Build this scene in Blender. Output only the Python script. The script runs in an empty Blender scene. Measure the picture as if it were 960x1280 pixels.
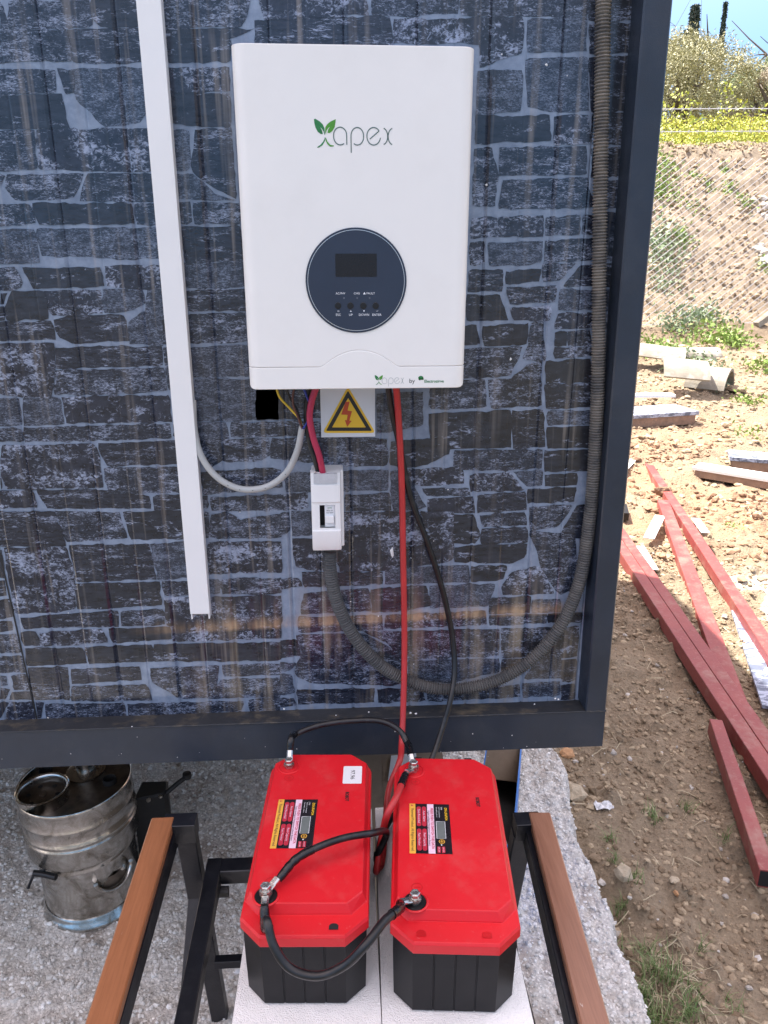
import bpy, math, random
import numpy as np
from mathutils import Vector, Matrix
random.seed(7); rng=np.random.default_rng(7)
SC=bpy.context.scene; COL=SC.collection
# ---------------------------------------------------------------- camera
PITCH=math.radians(18.6); YAW=math.radians(3.5); FPX=961.0
cam=bpy.data.cameras.new("camera"); cam.sensor_fit='HORIZONTAL'; cam.sensor_width=36; cam.lens=36*FPX/960
cam.clip_start=.02; cam.clip_end=3000
camo=bpy.data.objects.new("camera",cam); COL.objects.link(camo)
camo.rotation_euler=(math.pi/2-PITCH,0,-YAW); SC.camera=camo
SC.render.resolution_x=768; SC.render.resolution_y=1024
# ---------------------------------------------------------------- sky, sun, exposure
SDX,SDY=.374,-.30                       # metres of shadow per metre of drop
ELEV=math.atan(1/math.hypot(SDX,SDY)); 
w=bpy.data.worlds.new("World"); SC.world=w; w.use_nodes=True; nt=w.node_tree
bg=nt.nodes["Background"]; sky=nt.nodes.new('ShaderNodeTexSky'); sky.sky_type='NISHITA'; sky.sun_disc=False
sky.sun_elevation=ELEV; sky.sun_rotation=math.atan2(-SDX,-SDY); sky.air_density=1.0; sky.dust_density=.2; sky.ozone_density=1.6
tc=nt.nodes.new('ShaderNodeTexCoord'); va=nt.nodes.new('ShaderNodeVectorMath'); va.inputs[1].default_value=(0,0,.6)   # sky sampled higher than the view, to dim and blue the low sky
vn=nt.nodes.new('ShaderNodeVectorMath'); vn.operation='NORMALIZE'; nt.links.new(tc.outputs['Generated'],va.inputs[0]); nt.links.new(va.outputs[0],vn.inputs[0]); nt.links.new(vn.outputs[0],sky.inputs[0])
tint=nt.nodes.new('ShaderNodeMix'); tint.data_type='RGBA'; tint.blend_type='MULTIPLY'; tint.inputs[0].default_value=1; tint.inputs[7].default_value=(1.74,1.0,.60,1)
nt.links.new(sky.outputs[0],tint.inputs[6])
# added gradient: sky dimmed and blued evenly towards the horizon, all the way round
sz=nt.nodes.new('ShaderNodeSeparateXYZ'); nt.links.new(tc.outputs['Generated'],sz.inputs[0]); ce=nt.nodes.new('ShaderNodeMapRange'); ce.interpolation_type='SMOOTHSTEP'; ce.inputs[1].default_value=.12; ce.inputs[2].default_value=.75
nt.links.new(sz.outputs[2],ce.inputs[0]); dp=nt.nodes.new('ShaderNodeMix'); dp.data_type='RGBA'; dp.inputs[6].default_value=(.19,.37,.57,1); dp.inputs[7].default_value=(1,1,1,1); nt.links.new(ce.outputs[0],dp.inputs[0])
m2=nt.nodes.new('ShaderNodeMix'); m2.data_type='RGBA'; m2.blend_type='MULTIPLY'; m2.inputs[0].default_value=1; nt.links.new(tint.outputs[2],m2.inputs[6]); nt.links.new(dp.outputs[2],m2.inputs[7]); nt.links.new(m2.outputs[2],bg.inputs[0]); bg.inputs[1].default_value=.15
sun=bpy.data.lights.new("sun",'SUN'); sun.energy=2.0; sun.angle=math.radians(.5); sun.color=(1,.95,.87)
suno=bpy.data.objects.new("sun",sun); COL.objects.link(suno)
suno.rotation_euler=Vector((SDX,SDY,-1)).to_track_quat('-Z','Y').to_euler()
SC.view_settings.view_transform='Standard'; SC.view_settings.look='None'; SC.view_settings.gamma=1
SC.view_settings.exposure=2.9
# ---------------------------------------------------------------- pixel -> place (photograph 960x1280)
_f=np.array([math.sin(YAW)*math.cos(PITCH),math.cos(YAW)*math.cos(PITCH),-math.sin(PITCH)])
_r=np.array([math.cos(YAW),-math.sin(YAW),0.]); _u=np.cross(_r,_f)
def ray(x,y): return _f+(x-480)/FPX*_r-(y-640)/FPX*_u
def onY(x,y,Y): d=ray(x,y); return tuple(d*Y/d[1])
def onZ(x,y,Z): d=ray(x,y); return tuple(d*Z/d[2])
# ---------------------------------------------------------------- material helpers
class NT:
    def __init__(s,name):
        s.m=bpy.data.materials.new(name); s.m.use_nodes=True; s.t=s.m.node_tree; s.b=s.t.nodes["Principled BSDF"]
        s.pos=s.t.nodes.new('ShaderNodeNewGeometry').outputs['Position']
        s.obj=s.t.nodes.new('ShaderNodeTexCoord').outputs['Object']; s.rnd=s.t.nodes.new('ShaderNodeObjectInfo').outputs['Random']
    def set(s,sock,v):
        if isinstance(v,bpy.types.NodeSocket): s.t.links.new(v,sock)
        elif isinstance(v,(tuple,list)) and sock.type=='RGBA': sock.default_value=(*v[:3],1)
        else: sock.default_value=v
    def mp(s,v,scale=(1,1,1),loc=(0,0,0)):
        n=s.t.nodes.new('ShaderNodeMapping'); s.set(n.inputs[0],v); s.set(n.inputs[3],scale); s.set(n.inputs[1],loc); return n.outputs[0]
    def noise(s,v,scale,detail=4,rough=.55,dist=0,dim=None):
        n=s.t.nodes.new('ShaderNodeTexNoise'); s.set(n.inputs['Vector'],v); n.inputs['Scale'].default_value=scale
        n.inputs['Detail'].default_value=detail; n.inputs['Roughness'].default_value=rough; n.inputs['Distortion'].default_value=dist
        return n.outputs['Fac']
    def vor(s,v,scale,feat='F1',out='Distance'):
        n=s.t.nodes.new('ShaderNodeTexVoronoi'); n.feature=feat; s.set(n.inputs['Vector'],v); n.inputs['Scale'].default_value=scale; return n.outputs[out]
    def math(s,op,a,b=0,clamp=False):
        n=s.t.nodes.new('ShaderNodeMath'); n.operation=op; n.use_clamp=clamp; s.set(n.inputs[0],a); s.set(n.inputs[1],b); return n.outputs[0]
    def rng(s,v,a,b,c=0,d=1):
        n=s.t.nodes.new('ShaderNodeMapRange'); n.clamp=True; s.set(n.inputs[0],v)
        for i,q in enumerate((a,b,c,d)): s.set(n.inputs[i+1],q)
        return n.outputs[0]
    def mix(s,f,a,b,mode='MIX'):
        n=s.t.nodes.new('ShaderNodeMix'); n.data_type='RGBA'; n.blend_type=mode; s.set(n.inputs[0],f); s.set(n.inputs[6],a); s.set(n.inputs[7],b); return n.outputs[2]
    def comb(s,x,y,z):
        n=s.t.nodes.new('ShaderNodeCombineXYZ'); s.set(n.inputs[0],x); s.set(n.inputs[1],y); s.set(n.inputs[2],z); return n.outputs[0]
    def sep(s,v): n=s.t.nodes.new('ShaderNodeSeparateXYZ'); s.set(n.inputs[0],v); return n.outputs
    def attr(s,name): n=s.t.nodes.new('ShaderNodeAttribute'); n.attribute_name=name; return n.outputs
    def bump(s,h,dist=.001,st=1.0):
        n=s.t.nodes.new('ShaderNodeBump'); s.set(n.inputs['Height'],h); n.inputs['Distance'].default_value=dist; n.inputs['Strength'].default_value=st
        s.t.links.new(n.outputs[0],s.b.inputs['Normal'])
    def out(s,color=None,rough=None,**k):
        if color is not None: s.set(s.b.inputs['Base Color'],color)
        if rough is not None: s.set(s.b.inputs['Roughness'],rough)
        for a,v in k.items(): s.set(s.b.inputs[a.replace('_',' ')],v)
        return s.m
def plain(name,c,rough=.5,metal=0.,var=.12,scale=30,bump=.0002,bscale=300,dirt=None,dscale=14,damt=.3,**k):
    n=NT(name); f=n.noise(n.obj,scale,5,.6)
    a=tuple(x*(1-var) for x in c); b=tuple(min(1,x*(1+var)) for x in c)
    col=n.mix(n.rng(f,.3,.7),a,b)
    if dirt: col=n.mix(n.rng(n.noise(n.obj,dscale,7,.68),.5,.72,0,damt),col,dirt)
    r=n.rng(n.noise(n.obj,scale*1.7,6,.65),.3,.7,max(0,rough-.08),min(1,rough+.08))
    if bump: n.bump(n.noise(n.obj,bscale,3,.6),bump)
    return n.out(col,r,Metallic=metal,**k)
# ---------------------------------------------------------------- object helpers
def props(o,label=None,cat=None,group=None,kind=None):
    if label: o['label']=label
    if cat: o['category']=cat
    if group: o['group']=group
    if kind: o['kind']=kind
    return o
def origin(o):
    p=Vector((0,0,0))
    while o: p+=o.location; o=o.parent
    return p
def mk(name,V,F,mat,parent=None,smooth=False,local=False,auto=None):
    me=bpy.data.meshes.new(name)
    V=np.asarray(V,dtype=float).reshape(-1,3)
    if parent is not None and not local: V=V-np.array(origin(parent))
    me.from_pydata(V.tolist(),[],[tuple(int(i) for i in f) for f in F]); me.update()
    if mat: me.materials.append(mat)
    if smooth:
        me.polygons.foreach_set('use_smooth',[True]*len(me.polygons))
        if auto is not None: me.set_sharp_from_angle(angle=math.radians(auto))
    o=bpy.data.objects.new(name,me); COL.objects.link(o)
    if parent is not None: o.parent=parent
    return o
def big(name,V,F,mat,parent=None,smooth=False,tint=None):
    """large triangle/quad arrays straight from numpy"""
    me=bpy.data.meshes.new(name); V=np.asarray(V,dtype=np.float32); F=np.asarray(F,dtype=np.int32); k=F.shape[1]
    me.vertices.add(len(V)); me.vertices.foreach_set('co',V.ravel()); me.loops.add(F.size); me.loops.foreach_set('vertex_index',F.ravel())
    me.polygons.add(len(F)); me.polygons.foreach_set('loop_start',np.arange(0,F.size,k,dtype=np.int32))
    me.polygons.foreach_set('use_smooth',np.full(len(F),smooth)); me.update(calc_edges=True); me.validate()
    if tint is not None:
        a=me.attributes.new('tint','FLOAT','POINT'); a.data.foreach_set('value',np.asarray(tint,dtype=np.float32))
    me.materials.append(mat); o=bpy.data.objects.new(name,me); COL.objects.link(o)
    if parent is not None: o.parent=parent
    return o
def thing(name,loc,label,cat,group=None,rz=0):
    o=bpy.data.objects.new(name,None); o.empty_display_size=.05; COL.objects.link(o); o.location=loc; o.rotation_euler=(0,0,rz)
    return props(o,label,cat,group)
class MB:
    def __init__(s): s.V=[]; s.F=[]
    def add(s,V,F):
        b=len(s.V); s.V+= [tuple(v) for v in V]; s.F+=[tuple(i+b for i in f) for f in F]; return s
    def box(s,a,b,bev=0):
        x0,y0,z0=[min(p,q) for p,q in zip(a,b)]; x1,y1,z1=[max(p,q) for p,q in zip(a,b)]
        if bev:
            pts=[]
            return s.prism([(x0+bev,y0),(x1-bev,y0),(x1,y0+bev),(x1,y1-bev),(x1-bev,y1),(x0+bev,y1),(x0,y1-bev),(x0,y0+bev)],z0,z1,bev)
        V=[(x,y,z) for z in (z0,z1) for x,y in ((x0,y0),(x1,y0),(x1,y1),(x0,y1))]
        return s.add(V,[(3,2,1,0),(4,5,6,7),(0,1,5,4),(1,2,6,5),(2,3,7,6),(3,0,4,7)])
    def prism(s,poly,z0,z1,bev=0):
        """vertical prism, edges bevelled top and bottom"""
        n=len(poly); c=np.mean(poly,axis=0)
        def ins(p,d):
            v=np.array(p)-c; e=np.abs(v).max(axis=0) if False else None
            L=np.hypot(*v); return tuple(c+v*(1-d/max(L,1e-6)))
        rows=[(z0,0),(z1,0)] if not bev else [(z0,bev),(z0+bev,0),(z1-bev,0),(z1,bev)]
        V=[]; 
        for z,d in rows: V+=[(*ins(p,d),z) for p in poly]
        F=[tuple(range(n-1,-1,-1)),tuple(range(n*(len(rows)-1),n*len(rows)))]
        for k in range(len(rows)-1):
            for i in range(n): j=(i+1)%n; F.append((k*n+i,k*n+j,(k+1)*n+j,(k+1)*n+i))
        return s.add(V,F)
    def beam(s,a,b,w,h,up=(0,0,1),bev=0):
        """box section from a to b; a,b on the centre line"""
        a=Vector(a); b=Vector(b); d=(b-a).normalized(); x=d.cross(Vector(up)).normalized(); u=x.cross(d)
        c=[(-w/2,-h/2),(w/2,-h/2),(w/2,h/2),(-w/2,h/2)]
        if bev: c=[(-w/2+bev,-h/2),(w/2-bev,-h/2),(w/2,-h/2+bev),(w/2,h/2-bev),(w/2-bev,h/2),(-w/2+bev,h/2),(-w/2,h/2-bev),(-w/2,-h/2+bev)]
        n=len(c); V=[tuple(p+x*i+u*j) for p in (a,b) for i,j in c]
        return s.add(V,[tuple(range(n-1,-1,-1))[::-1],tuple(range(n,2*n))[::-1]]+[(i,n+i,n+(i+1)%n,(i+1)%n) for i in range(n)])
    def lathe(s,prof,c=(0,0,0),seg=32,axis='z',cap=True):
        V=[]
        for r,z in prof:
            for k in range(seg):
                a=2*math.pi*k/seg; p=(r*math.cos(a),r*math.sin(a),z)
                if axis=='y': p=(p[0],z,p[1])
                if axis=='x': p=(z,p[0],p[1])
                V.append((c[0]+p[0],c[1]+p[1],c[2]+p[2]))
        F=[]; m=len(prof)
        for i in range(m-1):
            for k in range(seg): j=(k+1)%seg; F.append((i*seg+k,i*seg+j,(i+1)*seg+j,(i+1)*seg+k))
        if cap: F+= [tuple(range(seg-1,-1,-1)),tuple(range((m-1)*seg,m*seg))]
        return s.add(V,F)
    def mk(s,name,mat,parent=None,**k): return mk(name,s.V,s.F,mat,parent,**k)
def spline(P,step=.006):
    P=[np.array(p,float) for p in P]; P=[2*P[0]-P[1]]+P+[2*P[-1]-P[-2]]; out=[]
    for i in range(1,len(P)-2):
        a,b,c,d=P[i-1:i+3]; n=max(2,int(np.linalg.norm(c-b)/step))
        ta=0; al=.5
        t1=ta+max(np.linalg.norm(b-a),1e-6)**al; t2=t1+max(np.linalg.norm(c-b),1e-6)**al; t3=t2+max(np.linalg.norm(d-c),1e-6)**al
        for k in range(n):
            t=t1+(t2-t1)*k/n
            A1=(t1-t)/(t1-ta)*a+(t-ta)/(t1-ta)*b; A2=(t2-t)/(t2-t1)*b+(t-t1)/(t2-t1)*c; A3=(t3-t)/(t3-t2)*c+(t-t2)/(t3-t2)*d
            B1=(t2-t)/(t2-ta)*A1+(t-ta)/(t2-ta)*A2; B2=(t3-t)/(t3-t1)*A2+(t-t1)/(t3-t1)*A3
            out.append((t2-t)/(t2-t1)*B1+(t-t1)/(t2-t1)*B2)
    out.append(P[-2]); return np.array(out)
def tube(name,P,r,mat,parent=None,seg=10,step=.006,rf=None,raw=False,local=False):
    """swept tube with parallel frames; rf(length along)-> radius"""
    C=np.array(P,float) if raw else spline(P,step)
    T=np.gradient(C,axis=0); T/=np.linalg.norm(T,axis=1)[:,None]
    L=np.concatenate([[0],np.cumsum(np.linalg.norm(np.diff(C,axis=0),axis=1))])
    n=np.cross(T[0],(0,0,1.)); 
    if np.linalg.norm(n)<.1: n=np.cross(T[0],(1.,0,0))
    n/=np.linalg.norm(n); V=[]
    for i in range(len(C)):
        n=n-T[i]*(n@T[i]); n/=np.linalg.norm(n); b=np.cross(T[i],n); rr=rf(L[i],L[-1]) if rf else r
        for k in range(seg):
            a=2*math.pi*k/seg; V.append(C[i]+rr*(math.cos(a)*n+math.sin(a)*b))
    F=[(i*seg+k,i*seg+(k+1)%seg,(i+1)*seg+(k+1)%seg,(i+1)*seg+k) for i in range(len(C)-1) for k in range(seg)]
    F+=[tuple(range(seg-1,-1,-1)),tuple(range((len(C)-1)*seg,len(C)*seg))]
    return mk(name,V,F,mat,parent,smooth=True,auto=50,local=local)
def text(name,s,size,O,X,Y,mat,parent,thick=0,align='CENTER',off=.0003,local=False,sx=1.0,bold=0):
    cu=bpy.data.curves.new('t','FONT'); cu.body=s; cu.size=size; cu.align_x=align; cu.align_y='CENTER'; cu.resolution_u=3; cu.offset=bold
    o=bpy.data.objects.new('t',cu); COL.objects.link(o); dg=bpy.context.evaluated_depsgraph_get(); me=o.evaluated_get(dg).to_mesh()
    X=Vector(X).normalized(); Y=Vector(Y).normalized(); Z=X.cross(Y); O=Vector(O)
    V=[tuple(O+X*v.co.x*sx+Y*v.co.y+Z*off) for v in me.vertices]; F=[tuple(p.vertices) for p in me.polygons]
    o.evaluated_get(dg).to_mesh_clear(); bpy.data.objects.remove(o); bpy.data.curves.remove(cu)
    return mk(name,V,F,mat,parent,local=local)
def flat(name,polys,O,X,Y,mat,parent,off=.0003,local=False):
    """flat printed shapes: polygons (u,v) on a plane"""
    X=Vector(X).normalized(); Y=Vector(Y).normalized(); Z=X.cross(Y); O=Vector(O); V=[];F=[]
    for p in polys:
        b=len(V); V+=[tuple(O+X*u+Y*v+Z*off) for u,v in p]; F.append(tuple(range(b,b+len(p))))
    return mk(name,V,F,mat,parent,local=local)
def stroke(pts,w):
    """polyline -> list of quads of width w"""
    out=[]; P=[np.array(p,float) for p in pts]; L=[];R=[]
    for i,p in enumerate(P):
        a=P[max(0,i-1)]; b=P[min(len(P)-1,i+1)]; d=(b-a)/max(np.linalg.norm(b-a),1e-9); n=np.array((-d[1],d[0]))*w/2; L.append(p+n); R.append(p-n)
    for i in range(len(P)-1): out.append([tuple(L[i]),tuple(R[i]),tuple(R[i+1]),tuple(L[i+1])])
    return out
def arc(cx,cy,rx,ry,a0,a1,n=14): return [(cx+rx*math.cos(math.radians(a0+(a1-a0)*i/n)),cy+ry*math.sin(math.radians(a0+(a1-a0)*i/n))) for i in range(n+1)]
# ---------------------------------------------------------------- numpy noise
_perm=np.random.default_rng(3).random((256,256))
def vnoise(x,y):
    xi=np.floor(x).astype(int); yi=np.floor(y).astype(int); fx=x-xi; fy=y-yi; fx=fx*fx*(3-2*fx); fy=fy*fy*(3-2*fy)
    g=lambda a,b:_perm[a&255,b&255]
    return (g(xi,yi)*(1-fx)+g(xi+1,yi)*fx)*(1-fy)+(g(xi,yi+1)*(1-fx)+g(xi+1,yi+1)*fx)*fy-.5
def fbm(x,y,f,o=4,gain=.5):
    x=np.asarray(x,float); y=np.asarray(y,float); s=0;a=1
    for i in range(o): s=s+a*vnoise(x*f+17.3*i,y*f+9.1*i); f*=2.03; a*=gain
    return s
def ground_h(x,y):
    x=np.asarray(x,float); y=np.asarray(y,float)
    base=np.interp(y,[-50,4.5,10.6,11.4,14.6,16,30,400],[-1.675,-1.675,-1.08,-.85,1.72,2.0,2.3,6])
    side=np.clip((x+1)/6,0,1); base=np.where(y>4.5,-1.675+(base+1.675)*(.35+.65*side),base)
    bank=np.clip((y-11)/1.5,0,1)*np.clip((17-y)/2,0,1)
    lump=fbm(x,y,.9,4)*.10*np.clip((y-1.5)/4,.12,1)+fbm(x,y,6,4,.6)*(.034+.04*bank)+fbm(x,y,27,3,.6)*(.010+.02*bank)
    clod=np.clip(fbm(x+31,y,13,2)-.12,0,1)*(.07+.12*bank)
    inn=np.clip((x-.35)/.4,0,1)                      # lies low under the slab
    edge=np.exp(-((x-.80)/.12)**2)*np.clip((2.4-y),0,1)*.03
    far=np.clip((60-np.hypot(x,y))/30,0,1)
    return base+(lump+clod)*(.3+.7*inn)*far+edge-.12*(1-inn)*(y<6)
def slab_edge(y): return np.interp(y,[.3,.8,1.0,1.164,1.331,1.832,2.101,3,6],[.60,.60,.64,.66,.645,.69,.70,.72,.72])+fbm(y*1.0,y*0+3,7,3)*.045
def slab_h(x,y): return -1.55+fbm(x,y,3,3)*.02+fbm(x,y,45,3,.6)*.013-.10*np.clip((x-slab_edge(y)+.03)/.03,0,1)**2
def hit(px,py,lo=1.0,hi=60,n=3000):
    d=ray(px,py); t=np.linspace(lo,hi,n); X,Y,Z=d[0]*t,d[1]*t,d[2]*t; h=ground_h(X,Y); i=np.argmax(Z<h); return (X[i],Y[i],float(h[i]))
_ico=None
def pebbles(name,P,R,mat,tint,flat_z=.6,parent=None,jit=.28):
    """many small irregular stones in one mesh"""
    g=(1+5**.5)/2
    B=np.array([(-1,g,0),(1,g,0),(-1,-g,0),(1,-g,0),(0,-1,g),(0,1,g),(0,-1,-g),(0,1,-g),(g,0,-1),(g,0,1),(-g,0,-1),(-g,0,1)],float); B/=np.linalg.norm(B[0])
    T=np.array([(0,11,5),(0,5,1),(0,1,7),(0,7,10),(0,10,11),(1,5,9),(5,11,4),(11,10,2),(10,7,6),(7,1,8),(3,9,4),(3,4,2),(3,2,6),(3,6,8),(3,8,9),(4,9,5),(2,4,11),(6,2,10),(8,6,7),(9,8,1)])
    n=len(P); J=1+rng.uniform(-jit,jit,(n,12,1)); S=rng.uniform(.65,1.25,(n,1,3)); S[:,:,2]*=flat_z
    V=B[None]*J*S; a=rng.uniform(0,2*math.pi,n); c,s_=np.cos(a)[:,None],np.sin(a)[:,None]
    V=np.stack([V[:,:,0]*c-V[:,:,1]*s_,V[:,:,0]*s_+V[:,:,1]*c,V[:,:,2]],-1)*np.asarray(R)[:,None,None]+np.asarray(P)[:,None,:]
    F=(T[None]+12*np.arange(n)[:,None,None]).reshape(-1,3)
    return big(name,V.reshape(-1,3),F,mat,parent,False,np.repeat(tint,12))
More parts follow.
